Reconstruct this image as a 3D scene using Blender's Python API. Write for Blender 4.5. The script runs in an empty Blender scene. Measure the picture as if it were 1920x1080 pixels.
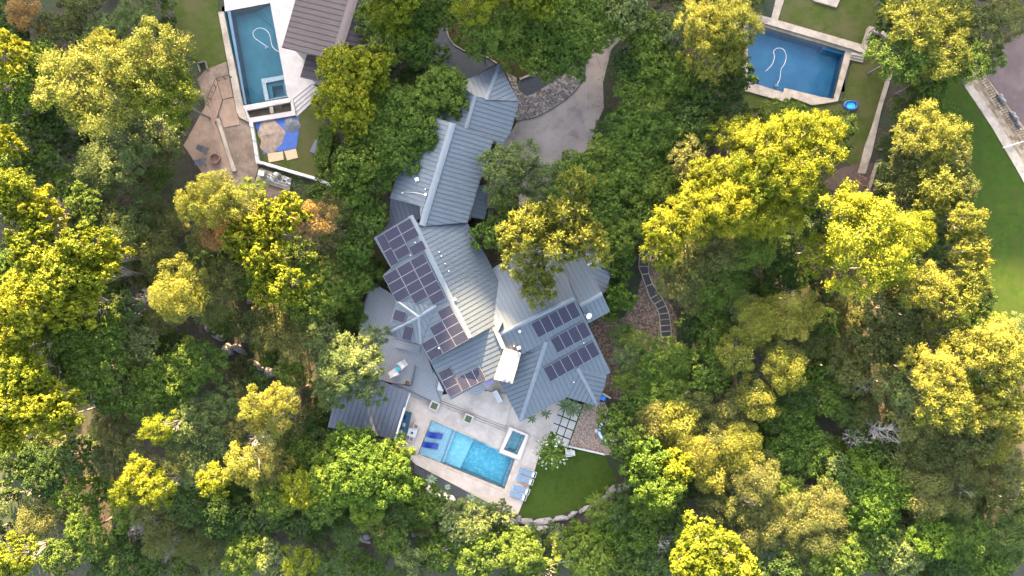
import bpy, bmesh, math, random
import numpy as np
from mathutils import Vector, Matrix
from mathutils.geometry import tessellate_polygon
scn = bpy.context.scene
COL = scn.collection
S = 16.0      # photo pixels (1920 wide) per metre on the ground
H = 82.0      # camera height in metres
R = math.radians

# ------------------------------------------------------------------ camera, sky, sun, exposure
cam_d = bpy.data.cameras.new('camera'); cam = bpy.data.objects.new('camera', cam_d); COL.objects.link(cam)
cam.location = (0, 0, H); cam.rotation_euler = (0, 0, 0)
cam_d.sensor_width = 36.0; cam_d.lens = 18.0 / (960 / S / H); cam_d.clip_end = 3000; cam_d.clip_start = 0.5
scn.camera = cam
SUN_EL, SUN_AZ = 16.0, -10.0          # azimuth clockwise from +Y (the photo's top)
w = bpy.data.worlds.new('World'); scn.world = w; w.use_nodes = True
nt = w.node_tree; bg = nt.nodes['Background']
sky = nt.nodes.new('ShaderNodeTexSky'); sky.sky_type = 'NISHITA'; sky.sun_disc = False
sky.sun_elevation = R(SUN_EL); sky.sun_rotation = R(SUN_AZ); sky.dust_density = 3.5; sky.ozone_density = 0.3
hsv = nt.nodes.new('ShaderNodeHueSaturation'); hsv.inputs['Saturation'].default_value = 0.72
nt.links.new(sky.outputs[0], hsv.inputs['Color']); nt.links.new(hsv.outputs[0], bg.inputs[0]); bg.inputs[1].default_value = 0.095
sd = bpy.data.lights.new('sun', 'SUN'); sun = bpy.data.objects.new('sun', sd); COL.objects.link(sun)
sd.energy = 5.0; sd.angle = R(0.6); sd.color = (1.0, 0.70, 0.35)
dirv = Vector((math.sin(R(SUN_AZ)) * math.cos(R(SUN_EL)), math.cos(R(SUN_AZ)) * math.cos(R(SUN_EL)), math.sin(R(SUN_EL))))
sun.rotation_euler = dirv.to_track_quat('Z', 'Y').to_euler(); sun.location = (0, 60, 60)
scn.view_settings.view_transform = 'Standard'; scn.view_settings.look = 'None'
scn.view_settings.gamma = 1.0; scn.view_settings.exposure = 4.42
scn.cycles.max_bounces = 6; scn.cycles.transparent_max_bounces = 8

# ------------------------------------------------------------------ helpers
def P(px, py, z=0.0):
    k = (1 - z / H) / S
    return Vector(((px - 960) * k, (540 - py) * k, z))
def Z(ox, oy, s):                       # reader for a zoomed crop: crop pixel -> photo pixel
    return lambda *a: [(ox + x / s, oy + y / s) for x, y in a]
z1 = Z(320, 0, 2.7); z2 = Z(720, 0, 2.5714); z3 = Z(680, 200, 3.857); z4 = Z(680, 380, 3.857); z5 = Z(880, 440, 3.6)
z6 = Z(600, 600, 4.153); z7 = Z(760, 680, 4.91); z8 = Z(740, 840, 4.174); z9 = Z(940, 720, 5.4); zr = Z(1380, 0, 2.7)

def mesh_obj(name, bm, mats, parent=None):
    me = bpy.data.meshes.new(name); bm.to_mesh(me); bm.free()
    if not isinstance(mats, (list, tuple)): mats = [mats]
    for m in mats: me.materials.append(m)
    o = bpy.data.objects.new(name, me); COL.objects.link(o)
    if parent is not None: o.parent = parent
    return o
def thing(name, label, cat, loc=(0, 0, 0), rz=0, group=None):
    o = bpy.data.objects.new(name, None); COL.objects.link(o); o.empty_display_size = 0.3
    o.location = loc; o.rotation_euler = (0, 0, rz); o['label'] = label; o['category'] = cat
    if group: o['group'] = group
    return o
def tag(o, label, cat, group=None, kind=None):
    o['label'] = label; o['category'] = cat
    if group: o['group'] = group
    if kind: o['kind'] = kind
    return o
def dup(root, loc, rz, label, group=None):
    r = root.copy(); COL.objects.link(r); r.location = loc; r.rotation_euler = (0, 0, rz); r['label'] = label
    if group: r['group'] = group
    for ch in list(root.children):
        c = ch.copy(); COL.objects.link(c); c.parent = r
        for g in list(ch.children):
            d = g.copy(); COL.objects.link(d); d.parent = c
    return r
def smooth(o):
    for p in o.data.polygons: p.use_smooth = True
    return o

def box(bm, c, s, rz=0.0, mi=0, rx=0.0, ry=0.0):
    M = Matrix.Translation(c) @ Matrix.Rotation(rz, 4, 'Z') @ Matrix.Rotation(ry, 4, 'Y') @ Matrix.Rotation(rx, 4, 'X')
    vs = [bm.verts.new(M @ Vector((sx * s[0] / 2, sy * s[1] / 2, sz * s[2] / 2))) for sx in (-1, 1) for sy in (-1, 1) for sz in (-1, 1)]
    for f in ((0, 1, 3, 2), (4, 6, 7, 5), (0, 4, 5, 1), (2, 3, 7, 6), (0, 2, 6, 4), (1, 5, 7, 3)):
        fc = bm.faces.new([vs[i] for i in f]); fc.material_index = mi
def tube(bm, pts, r, n=6, mi=0, r2=None, cap=True):
    pts = [Vector(p) for p in pts]; rings = []
    for i, p in enumerate(pts):
        t = (pts[min(i + 1, len(pts) - 1)] - pts[max(i - 1, 0)]).normalized()
        a = Vector((0, 0, 1)) if abs(t.z) < 0.9 else Vector((1, 0, 0))
        u = t.cross(a).normalized(); v = t.cross(u)
        rr = r if r2 is None else r + (r2 - r) * i / (len(pts) - 1)
        rings.append([bm.verts.new(p + (u * math.cos(2 * math.pi * k / n) + v * math.sin(2 * math.pi * k / n)) * rr) for k in range(n)])
    for a, b in zip(rings, rings[1:]):
        for k in range(n):
            f = bm.faces.new((a[k], a[(k + 1) % n], b[(k + 1) % n], b[k])); f.material_index = mi
    if cap:
        for rg in (rings[0], rings[-1]):
            f = bm.faces.new(rg); f.material_index = mi
def lathe(bm, c, prof, n=24, mi=0, caps=True):
    rings = []
    for r, z in prof:
        rings.append([bm.verts.new(Vector(c) + Vector((r * math.cos(2 * math.pi * k / n), r * math.sin(2 * math.pi * k / n), z))) for k in range(n)])
    for a, b in zip(rings, rings[1:]):
        for k in range(n):
            f = bm.faces.new((a[k], a[(k + 1) % n], b[(k + 1) % n], b[k])); f.material_index = mi
    if caps and prof[0][0] > 0.01: bm.faces.new(rings[0][::-1]).material_index = mi
    if caps and prof[-1][0] > 0.01: bm.faces.new(rings[-1]).material_index = mi
def wprism(bm, pts, z0, z1, hole=None, mi=0, mside=None, bottom=False):
    """vertical prism over world xy points, optional hole"""
    if mside is None: mside = mi
    loops = [[Vector((p[0], p[1], 0)) for p in pts]]
    if hole: loops.append([Vector((p[0], p[1], 0)) for p in hole])
    flat = [v for l in loops for v in l]
    tv = [bm.verts.new((v.x, v.y, z1)) for v in flat]
    for t in tessellate_polygon(loops):
        try:
            f = bm.faces.new([tv[i] for i in t]); f.material_index = mi
            f.normal_update()
            if f.normal.z < 0: f.normal_flip()
        except ValueError: pass
    bv = [bm.verts.new((v.x, v.y, z0)) for v in flat]
    i0 = 0
    for l in loops:
        n = len(l)
        for k in range(n):
            a, b = i0 + k, i0 + (k + 1) % n
            f = bm.faces.new((tv[a], tv[b], bv[b], bv[a])); f.material_index = mside
        i0 += n
def pxy(pts, z=0): return [tuple(P(x, y, z).xy) for x, y in pts]
def prism(bm, pts, z0, z1, hole=None, mi=0, mside=None):
    wprism(bm, pxy(pts, z1), z0, z1, pxy(hole, z1) if hole else None, mi, mside)
def sheet(name, pts, z, m, hole=None, kind='structure', z0=None, parent=None):
    bm = bmesh.new(); prism(bm, pts, (z - 0.25) if z0 is None else z0, z, hole)
    o = mesh_obj(name, bm, m, parent)
    if kind: o['kind'] = kind
    return o
def strip(pts, wd):
    """polygon of constant width (photo px) along a polyline"""
    L, Rr = [], []
    n = len(pts)
    for i in range(n):
        a = pts[max(i - 1, 0)]; b = pts[min(i + 1, n - 1)]
        dx, dy = b[0] - a[0], b[1] - a[1]; l = math.hypot(dx, dy) or 1
        L.append((pts[i][0] - dy / l * wd / 2, pts[i][1] + dx / l * wd / 2)); Rr.append((pts[i][0] + dy / l * wd / 2, pts[i][1] - dx / l * wd / 2))
    return L + Rr[::-1]

# ------------------------------------------------------------------ materials
def newmat(name):
    m = bpy.data.materials.new(name); m.use_nodes = True
    return m, m.node_tree.nodes, m.node_tree.links, m.node_tree.nodes['Principled BSDF']
def mat(name, c1, c2=None, scale=1.0, rough=0.7, metal=0.0, bump=0.0, bscale=None, c3=None, s3=0.15, spec=0.5, detail=6.0, coord='Object', lo=0.35, hi=0.65):
    m, N, L, b = newmat(name)
    b.inputs['Roughness'].default_value = rough; b.inputs['Metallic'].default_value = metal
    b.inputs['Specular IOR Level'].default_value = spec
    b.inputs['Base Color'].default_value = (*c1, 1)
    tc = N.new('ShaderNodeTexCoord')
    if c2:
        n = N.new('ShaderNodeTexNoise'); n.inputs['Scale'].default_value = scale; n.inputs['Detail'].default_value = detail; n.inputs['Roughness'].default_value = 0.65
        L.new(tc.outputs[coord], n.inputs['Vector'])
        r = N.new('ShaderNodeMapRange'); r.inputs[1].default_value = lo; r.inputs[2].default_value = hi
        L.new(n.outputs[0], r.inputs[0])
        mx = N.new('ShaderNodeMix'); mx.data_type = 'RGBA'; mx.inputs[6].default_value = (*c1, 1); mx.inputs[7].default_value = (*c2, 1)
        L.new(r.outputs[0], mx.inputs[0]); out = mx.outputs[2]
        if c3:
            n3 = N.new('ShaderNodeTexNoise'); n3.inputs['Scale'].default_value = s3; n3.inputs['Detail'].default_value = 8.0; n3.inputs['Roughness'].default_value = 0.7
            L.new(tc.outputs[coord], n3.inputs['Vector'])
            r3 = N.new('ShaderNodeMapRange'); r3.inputs[1].default_value = 0.45; r3.inputs[2].default_value = 0.6
            L.new(n3.outputs[0], r3.inputs[0])
            m3 = N.new('ShaderNodeMix'); m3.data_type = 'RGBA'; m3.inputs[7].default_value = (*c3, 1)
            L.new(out, m3.inputs[6]); L.new(r3.outputs[0], m3.inputs[0]); out = m3.outputs[2]
        L.new(out, b.inputs['Base Color'])
    if bump:
        n2 = N.new('ShaderNodeTexNoise'); n2.inputs['Scale'].default_value = bscale or scale * 4; n2.inputs['Detail'].default_value = 6
        L.new(tc.outputs[coord], n2.inputs['Vector'])
        bp = N.new('ShaderNodeBump'); bp.inputs['Strength'].default_value = bump; bp.inputs['Distance'].default_value = 0.05
        L.new(n2.outputs[0], bp.inputs['Height']); L.new(bp.outputs[0], b.inputs['Normal'])
    return m
def voronoi_mat(name, cols, scale, rough=0.8, joint=None, jw=0.05, bump=0.3):
    """pebbles / gravel / flags: one colour per cell"""
    m, N, L, b = newmat(name); b.inputs['Roughness'].default_value = rough
    tc = N.new('ShaderNodeTexCoord'); v = N.new('ShaderNodeTexVoronoi'); v.inputs['Scale'].default_value = scale
    L.new(tc.outputs['Object'], v.inputs['Vector'])
    sp = N.new('ShaderNodeSeparateColor'); L.new(v.outputs['Color'], sp.inputs[0])
    cr = N.new('ShaderNodeValToRGB'); cr.color_ramp.interpolation = 'CONSTANT'
    e = cr.color_ramp.elements
    for i, c in enumerate(cols):
        el = e[i] if i < 2 else e.new(i / len(cols))
        el.position = i / len(cols); el.color = (*c, 1)
    L.new(sp.outputs[0], cr.inputs[0]); out = cr.outputs[0]
    if joint:
        v2 = N.new('ShaderNodeTexVoronoi'); v2.feature = 'DISTANCE_TO_EDGE'; v2.inputs['Scale'].default_value = scale
        L.new(tc.outputs['Object'], v2.inputs['Vector'])
        r = N.new('ShaderNodeMapRange'); r.inputs[1].default_value = jw * 0.7; r.inputs[2].default_value = jw; L.new(v2.outputs['Distance'], r.inputs[0])
        mx = N.new('ShaderNodeMix'); mx.data_type = 'RGBA'; mx.inputs[6].default_value = (*joint, 1); L.new(out, mx.inputs[7]); L.new(r.outputs[0], mx.inputs[0]); out = mx.outputs[2]
    L.new(out, b.inputs['Base Color'])
    bp = N.new('ShaderNodeBump'); bp.inputs['Strength'].default_value = bump; bp.inputs['Distance'].default_value = 0.04
    L.new(v.outputs['Distance'], bp.inputs['Height']); L.new(bp.outputs[0], b.inputs['Normal'])
    return m
def leafmat(name, c1, c2, c3=None, trans=0.25, var=0.22):
    m, N, L, b = newmat(name)
    at = N.new('ShaderNodeAttribute'); at.attribute_name = 'tone'
    mx = N.new('ShaderNodeMix'); mx.data_type = 'RGBA'; mx.inputs[6].default_value = (*c1, 1); mx.inputs[7].default_value = (*c2, 1)
    L.new(at.outputs['Fac'], mx.inputs[0]); out = mx.outputs[2]
    if c3:
        r = N.new('ShaderNodeMapRange'); r.inputs[1].default_value = 0.80; r.inputs[2].default_value = 0.95; L.new(at.outputs['Fac'], r.inputs[0])
        m3 = N.new('ShaderNodeMix'); m3.data_type = 'RGBA'; m3.inputs[7].default_value = (*c3, 1); L.new(out, m3.inputs[6]); L.new(r.outputs[0], m3.inputs[0]); out = m3.outputs[2]
    oi = N.new('ShaderNodeObjectInfo'); hs = N.new('ShaderNodeHueSaturation')
    rr = N.new('ShaderNodeMapRange'); rr.inputs[3].default_value = 1 - var; rr.inputs[4].default_value = 1 + var; L.new(oi.outputs['Random'], rr.inputs[0])
    rh = N.new('ShaderNodeMapRange'); rh.inputs[3].default_value = 0.515; rh.inputs[4].default_value = 0.485; L.new(oi.outputs['Random'], rh.inputs[0])
    L.new(rr.outputs[0], hs.inputs['Value']); L.new(rh.outputs[0], hs.inputs['Hue']); L.new(out, hs.inputs['Color'])
    b.inputs['Roughness'].default_value = 0.6; b.inputs['Specular IOR Level'].default_value = 0.12
    L.new(hs.outputs[0], b.inputs['Base Color'])
    tr = N.new('ShaderNodeBsdfTranslucent'); L.new(hs.outputs[0], tr.inputs[0])
    ms = N.new('ShaderNodeMixShader'); ms.inputs[0].default_value = trans
    L.new(b.outputs[0], ms.inputs[1]); L.new(tr.outputs[0], ms.inputs[2])
    L.new(ms.outputs[0], N['Material Output'].inputs[0])
    return m
def watermat(name, tint, bumpscale=1.6, strength=0.25):
    m, N, L, b = newmat(name); N.remove(b)
    t = N.new('ShaderNodeBsdfTransparent'); t.inputs[0].default_value = (*tint, 1)
    g = N.new('ShaderNodeBsdfGlossy'); g.inputs['Roughness'].default_value = 0.08
    fr = N.new('ShaderNodeFresnel'); fr.inputs[0].default_value = 1.33
    tc = N.new('ShaderNodeTexCoord'); n = N.new('ShaderNodeTexNoise'); n.inputs['Scale'].default_value = bumpscale; n.inputs['Detail'].default_value = 4; n.inputs['Distortion'].default_value = 0.6
    L.new(tc.outputs['Object'], n.inputs['Vector'])
    bp = N.new('ShaderNodeBump'); bp.inputs['Strength'].default_value = strength; bp.inputs['Distance'].default_value = 0.15
    L.new(n.outputs[0], bp.inputs['Height']); L.new(bp.outputs[0], g.inputs['Normal']); L.new(bp.outputs[0], fr.inputs['Normal'])
    ms = N.new('ShaderNodeMixShader'); L.new(fr.outputs[0], ms.inputs[0]); L.new(t.outputs[0], ms.inputs[1]); L.new(g.outputs[0], ms.inputs[2])
    L.new(ms.outputs[0], N['Material Output'].inputs[0])
    return m

M = {}
M['forest'] = mat('forest_floor', (0.0167, 0.0106, 0.0068), (0.0365, 0.0251, 0.0167), 1.8, 0.95, bump=0.8, bscale=5, c3=(0.0122, 0.0213, 0.0046), s3=0.12)
M['lawn_turf'] = mat('turf', (0.020, 0.036, 0.004), (0.034, 0.052, 0.008), 2.2, 0.95, bump=0.7, bscale=40, c3=(0.030, 0.046, 0.0065), s3=0.5, spec=0.1)
M['lawn'] = mat('lawn', (0.0304, 0.0426, 0.0076), (0.0441, 0.0532, 0.0122), 1.2, 0.95, bump=0.6, bscale=25, c3=(0.0570, 0.0532, 0.0213), s3=0.35, spec=0.1)
M['lawn_bright'] = mat('lawn_bright', (0.0134, 0.0312, 0.0030), (0.0268, 0.0446, 0.0052), 1.0, 0.95, bump=0.8, bscale=25, c3=(0.0238, 0.0349, 0.0060), s3=0.6, spec=0.1)
M['lawn_brown'] = mat('lawn_brown', (0.0304, 0.0274, 0.0076), (0.0395, 0.0274, 0.0137), 1.2, 0.95, bump=0.6, bscale=20, c3=(0.0258, 0.0319, 0.0076), s3=0.4, spec=0.1)
M['concrete'] = mat('patio_concrete', (0.3312, 0.2736, 0.2352), (0.3840, 0.3216, 0.2784), 1.2, 0.85, bump=0.15, bscale=12, c3=(0.2880, 0.2400, 0.2064), s3=0.5, spec=0.15)
M['drive'] = mat('drive_concrete', (0.1918, 0.1558, 0.1359), (0.2637, 0.2198, 0.1918), 0.7, 0.9, bump=0.2, bscale=10, c3=(0.1518, 0.1239, 0.1119), s3=0.35, spec=0.15)
M['drive_pink'] = mat('drive_pink', (0.0682, 0.0500, 0.0500), (0.0836, 0.0620, 0.0600), 0.9, 0.9, bump=0.2, bscale=8, c3=(0.0594, 0.0440, 0.0440), s3=0.3, spec=0.15)
M['tan'] = mat('tan_patio', (0.1850, 0.1258, 0.0925), (0.2146, 0.1517, 0.1110), 3.0, 0.9, bump=0.3, bscale=15, c3=(0.1554, 0.1036, 0.0740), s3=0.5, spec=0.2)
M['dirt'] = mat('dirt', (0.1117, 0.0770, 0.0555), (0.1628, 0.1199, 0.0903), 1.5, 0.95, bump=0.6, bscale=6, c3=(0.0858, 0.0599, 0.0429), s3=0.5)
M['white_stone'] = mat('white_stone', (0.2960, 0.2627, 0.2479), (0.3478, 0.3145, 0.2960), 1.5, 0.7, bump=0.05, bscale=8, c3=(0.2738, 0.2442, 0.2294), s3=0.6, spec=0.2)
M['white'] = mat('white_paint', (0.4144, 0.3996, 0.3848), (0.3700, 0.3552, 0.3478), 3.0, 0.6, spec=0.2)
M['coping'] = mat('coping_stone', (0.2960, 0.2294, 0.1776), (0.3552, 0.2960, 0.2442), 2.0, 0.8, bump=0.2, bscale=9, c3=(0.2516, 0.1850, 0.1406), s3=0.8)
M['limestone'] = mat('limestone', (0.2220, 0.1850, 0.1480), (0.2812, 0.2368, 0.1924), 1.5, 0.85, bump=0.3, bscale=8, c3=(0.1776, 0.1406, 0.1147), s3=0.6, spec=0.2)
M['rock'] = mat('rock', (0.12, 0.108, 0.108), (0.20, 0.182, 0.175), 1.4, 0.9, bump=1.0, bscale=5, c3=(0.075, 0.07, 0.068), s3=0.9)
M['slate_bed'] = mat('slate_gravel', (0.0236, 0.0266, 0.0327), (0.0448, 0.0471, 0.0562), 9.0, 0.9, bump=0.8, bscale=22)
M['gravel'] = voronoi_mat('tan_gravel', [(0.1110, 0.0740, 0.0555), (0.1924, 0.1332, 0.1036), (0.2442, 0.1776, 0.1406), (0.1554, 0.0999, 0.0740)], 9.0)
M['mulch'] = voronoi_mat('brown_mulch', [(0.040, 0.024, 0.016), (0.105, 0.066, 0.045), (0.15, 0.10, 0.072), (0.065, 0.040, 0.028)], 6.0)
M['pebble'] = voronoi_mat('pebble_bed', [(0.0518, 0.0429, 0.0385), (0.1458, 0.1117, 0.0947), (0.1029, 0.0733, 0.0599), (0.1976, 0.1717, 0.1547)], 5.0)
M['flag'] = mat('flagstone', (0.0733, 0.0644, 0.0644), (0.1029, 0.0903, 0.0903), 3.0, 0.85, bump=0.4)
M['roof'] = mat('roof_metal', (0.0458, 0.0572, 0.0709), (0.0564, 0.0686, 0.0831), 0.35, 0.42, metal=0.2, c3=(0.0488, 0.0594, 0.0717), s3=1.3)
M['seam'] = mat('roof_seam', (0.0247, 0.0292, 0.0359), rough=0.6, metal=0.2)  # seams tinted darker to paint in their shadow lines, other seam metals too
M['edge'] = mat('roof_edge', (0.045, 0.055, 0.07), rough=0.5, metal=0.3)
M['cap'] = mat('ridge_metal', (0.0723, 0.0859, 0.1020), (0.0833, 0.0969, 0.1130), 1.0, 0.45, metal=0.2)
M['roof2'] = mat('pavilion_metal', (0.0688, 0.0733, 0.0918), (0.0777, 0.0829, 0.1036), 0.5, 0.5, metal=0.3)
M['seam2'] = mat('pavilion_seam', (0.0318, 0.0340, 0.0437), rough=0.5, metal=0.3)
M['roof3'] = mat('brown_metal', (0.0340, 0.0247, 0.0263), (0.0425, 0.0314, 0.0331), 0.5, 0.6, spec=0.25)
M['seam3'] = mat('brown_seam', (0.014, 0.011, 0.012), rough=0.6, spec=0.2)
M['cap3'] = mat('brown_ridge', (0.060, 0.044, 0.044), rough=0.55, spec=0.3)
M['stucco'] = mat('stucco', (0.3552, 0.3256, 0.2812), (0.3996, 0.3700, 0.3256), 2.0, 0.9, bump=0.3)
M['glass'] = mat('window_glass', (0.02, 0.03, 0.04), rough=0.08, spec=0.8)
M['cell'] = mat('solar_cell', (0.0085, 0.0085, 0.017), (0.011, 0.0105, 0.021), 4.0, 0.5, spec=0.04)
M['cellgrid'] = mat('solar_grid', (0.0342, 0.0342, 0.0494), rough=0.6, spec=0.1)
M['frame'] = mat('solar_frame', (0.10, 0.10, 0.11), rough=0.6, spec=0.2)
M['black'] = mat('black_metal', (0.012, 0.012, 0.014), rough=0.5)
M['dark'] = mat('dark_rubber', (0.018, 0.019, 0.022), (0.03, 0.03, 0.034), 4.0, 0.8)
M['steel'] = mat('steel', (0.35, 0.35, 0.36), rough=0.35, metal=0.8)
M['wood_grey'] = None
M['bark'] = mat('bark', (0.09, 0.078, 0.07), (0.17, 0.15, 0.135), 6.0, 0.95, bump=0.8)
M['bare'] = mat('bare_wood', (0.1976, 0.1824, 0.1748), (0.2736, 0.2584, 0.2508), 5.0, 0.9)
M['blue'] = mat('blue_vinyl', (0.0023, 0.0162, 0.1502), (0.0029, 0.0214, 0.1791), 2.0, 0.4)
M['tarp'] = mat('blue_tarp', (0.0049, 0.0334, 0.1702), (0.0073, 0.0517, 0.2310), 1.5, 0.6, bump=0.8, bscale=3)
M['teal'] = mat('teal_fabric', (0.0167, 0.0517, 0.0752), (0.0236, 0.0661, 0.0897), 4.0, 0.9)
M['sling'] = mat('blue_sling', (0.085, 0.125, 0.175), (0.11, 0.155, 0.21), 5.0, 0.8)
M['turq'] = mat('turquoise', (0.0228, 0.2888, 0.3800), rough=0.4)
M['pool_light'] = mat('pool_plaster', (0.20, 0.50, 0.55), (0.42, 0.68, 0.69), 2.0, 0.7, c3=(0.18, 0.47, 0.53), s3=4.0, lo=0.40, hi=0.66, detail=10.0)
M['pool_shelf'] = mat('shelf_plaster', (0.2880, 0.4212, 0.4560), (0.4000, 0.5148, 0.5320), 4.0, 0.7, c3=(0.2400, 0.3744, 0.4256), s3=7.0)
M['pool_deep'] = mat('deep_plaster', (0.055, 0.33, 0.43), (0.19, 0.55, 0.60), 1.7, 0.7, c3=(0.045, 0.30, 0.41), s3=4.0, lo=0.40, hi=0.66, detail=10.0)
M['pool_tile'] = voronoi_mat('pool_tile', [(0.0562, 0.1414, 0.1794), (0.1322, 0.2166, 0.2546), (0.0942, 0.1794, 0.2265), (0.1794, 0.2447, 0.2736)], 8.0, 0.4)
M['pool_teal'] = mat('teal_plaster', (0.0228, 0.1292, 0.1596), (0.0319, 0.1596, 0.1900), 0.6, 0.7)
M['pool_navy'] = mat('navy_tile', (0.0053, 0.0236, 0.0471), (0.0084, 0.0304, 0.0562), 3.0, 0.3)
M['pool_blue'] = mat('blue_plaster', (0.0152, 0.1140, 0.2052), (0.0266, 0.1520, 0.2508), 0.5, 0.7)
M['water'] = watermat('water', (0.86, 0.95, 0.97), 2.4, 0.9)
M['water_calm'] = watermat('water_calm', (0.85, 0.94, 0.96), 1.2, 0.08)
M['pink_clay'] = mat('clay', (0.30, 0.13, 0.08), (0.36, 0.18, 0.12), 3.0, 0.8)
M['board'] = mat('plywood', (0.2888, 0.1976, 0.1216), (0.3496, 0.2508, 0.1596), 3.0, 0.8)
M['pit'] = mat('rust', (0.12, 0.06, 0.045), (0.18, 0.10, 0.07), 5.0, 0.8)
M['grey_gravel'] = mat('grey_gravel', (0.0608, 0.0646, 0.0760), (0.1292, 0.1330, 0.1444), 8.0, 0.9, bump=1.0, bscale=12)
M['green_fabric'] = mat('planter_green', (0.035, 0.055, 0.03), (0.06, 0.085, 0.045), 6.0, 0.9)

def plankmat(name, c1, c2, ang, wd=0.14):
    m, N, L, b = newmat(name); b.inputs['Roughness'].default_value = 0.7
    tc = N.new('ShaderNodeTexCoord'); mp = N.new('ShaderNodeMapping'); mp.inputs['Rotation'].default_value[2] = ang
    L.new(tc.outputs['Object'], mp.inputs[0])
    wv = N.new('ShaderNodeTexWave'); wv.wave_type = 'BANDS'; wv.bands_direction = 'X'; wv.wave_profile = 'SAW'; wv.inputs['Scale'].default_value = 0.314 / wd * 1.0
    L.new(mp.outputs[0], wv.inputs['Vector'])
    r = N.new('ShaderNodeMapRange'); r.inputs[1].default_value = 0.0; r.inputs[2].default_value = 0.14; L.new(wv.outputs['Fac'], r.inputs[0])
    n = N.new('ShaderNodeTexNoise'); n.inputs['Scale'].default_value = 1.5; n.inputs['Detail'].default_value = 5; L.new(mp.outputs[0], n.inputs['Vector'])
    a = N.new('ShaderNodeMix'); a.data_type = 'RGBA'; a.inputs[6].default_value = (*c1, 1); a.inputs[7].default_value = (*c2, 1); L.new(n.outputs[0], a.inputs[0])
    g = N.new('ShaderNodeMix'); g.data_type = 'RGBA'; g.inputs[6].default_value = (c1[0] * .35, c1[1] * .35, c1[2] * .35, 1); L.new(a.outputs[2], g.inputs[7]); L.new(r.outputs[0], g.inputs[0])
    L.new(g.outputs[2], b.inputs['Base Color'])
    return m
M['deck'] = plankmat('deck_boards', (0.1480, 0.1517, 0.1665), (0.1850, 0.1887, 0.2035), R(-18), 0.30)
M['deck2'] = plankmat('deck_boards_cross', (0.1554, 0.1591, 0.1739), (0.1924, 0.1961, 0.2109), R(72), 0.30)
def brickmat(name, c1, c2, mortar, scale, rz):
    m, N, L, b = newmat(name); b.inputs['Roughness'].default_value = 0.85
    tc = N.new('ShaderNodeTexCoord'); mp = N.new('ShaderNodeMapping'); mp.inputs['Rotation'].default_value[2] = rz
    L.new(tc.outputs['Object'], mp.inputs[0]); k = N.new('ShaderNodeTexBrick'); k.inputs['Scale'].default_value = scale
    k.inputs['Color1'].default_value = (*c1, 1); k.inputs['Color2'].default_value = (*c2, 1); k.inputs['Mortar'].default_value = (*mortar, 1); k.inputs['Mortar Size'].default_value = 0.012
    L.new(mp.outputs[0], k.inputs['Vector']); L.new(k.outputs['Color'], b.inputs['Base Color'])
    return m
M['ashlar'] = brickmat('tan_ashlar', (0.0910, 0.0525, 0.0280), (0.2310, 0.1785, 0.1190), (0.1330, 0.1050, 0.0805), 0.8, R(56))

# ------------------------------------------------------------------ ground
def sst(a, b, x):
    t = np.clip((x - a) / (b - a), 0, 1); return t * t * (3 - 2 * t)
def ground_h(x, y):
    x = np.asarray(x, float); y = np.asarray(y, float)
    g = -3.5 * sst(-28.5, -42, y) - 4.0 * sst(-24, -48, x) * sst(14, -6, y) * (1 - 0.6 * sst(-28.5, -42, y))
    g = g + (33.0 + 12.0 * np.exp(-((x + 33) / 8) ** 2) + 14.0 * np.exp(-((x + 13) / 10) ** 2)) * sst(43, 118, y)  # unseen hill beyond the top of the view, added and shaped to cast shade
    out = (1 - sst(0, 4, 40 - np.abs(x) * 0) )
    return g + out * 0
POOLS = {   # photo outline of each water body, used to cut the ground
 'main': [(808.5, 787), (783.5, 851.5), (946, 917), (966, 860), (935.6, 848), (939.5, 840)],
 'spa': z7((985, 620), (1110, 670), (1032, 860), (900, 805)),
 'left': z1((275, 58), (503, 15), (592, 490), (362, 552)),
 'right': zr((60, 112), (555, 258), (495, 500), (430, 490), (245, 445), (240, 468), (60, 412)),
 'rightsmall': zr((80, -60), (215, -60), (180, 90), (80, 62)),
}
def inpoly(x, y, poly):
    x = np.asarray(x, float); y = np.asarray(y, float); c = np.zeros(x.shape, bool); n = len(poly); j = n - 1
    for i in range(n):
        xi, yi = poly[i]; xj, yj = poly[j]
        if yi != yj:
            c ^= ((yi > y) != (yj > y)) & (x < (xj - xi) * (y - yi) / (yj - yi) + xi)
        j = i
    return c
def axis():
    a = list(np.arange(-70, 70.01, 1.0)); b = [80, 95, 115, 140, 180, 240, 320, 450]
    return np.array([-v for v in b[::-1]] + a + b)
ax = axis(); nx = len(ax); gx, gy = np.meshgrid(ax, ax, indexing='ij')
gz = ground_h(gx, gy)
verts = np.stack([gx, gy, gz], -1).reshape(-1, 3)
faces = []
cx = (gx[:-1, :-1] + gx[1:, 1:]) / 2; cy = (gy[:-1, :-1] + gy[1:, 1:]) / 2
cpx = cx * S + 960; cpy = 540 - cy * S
cut = np.zeros(cx.shape, bool)
for pl in POOLS.values():
    for dx, dy in ((0, 0), (8, 8), (-8, 8), (8, -8), (-8, -8)): cut |= inpoly(cpx + dx, cpy + dy, pl)
for i in range(nx - 1):
    for j in range(nx - 1):
        if not cut[i, j]: faces.append((i * nx + j, (i + 1) * nx + j, (i + 1) * nx + j + 1, i * nx + j + 1))
me = bpy.data.meshes.new('ground'); me.from_pydata(verts.tolist(), [], faces); me.materials.append(M['forest'])
for p in me.polygons: p.use_smooth = True
o = bpy.data.objects.new('ground', me); COL.objects.link(o); o['kind'] = 'structure'

BUILT = []      # photo polygons that no wild plant may stand on
def built(*pls):
    for p in pls: BUILT.append(p)

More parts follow.
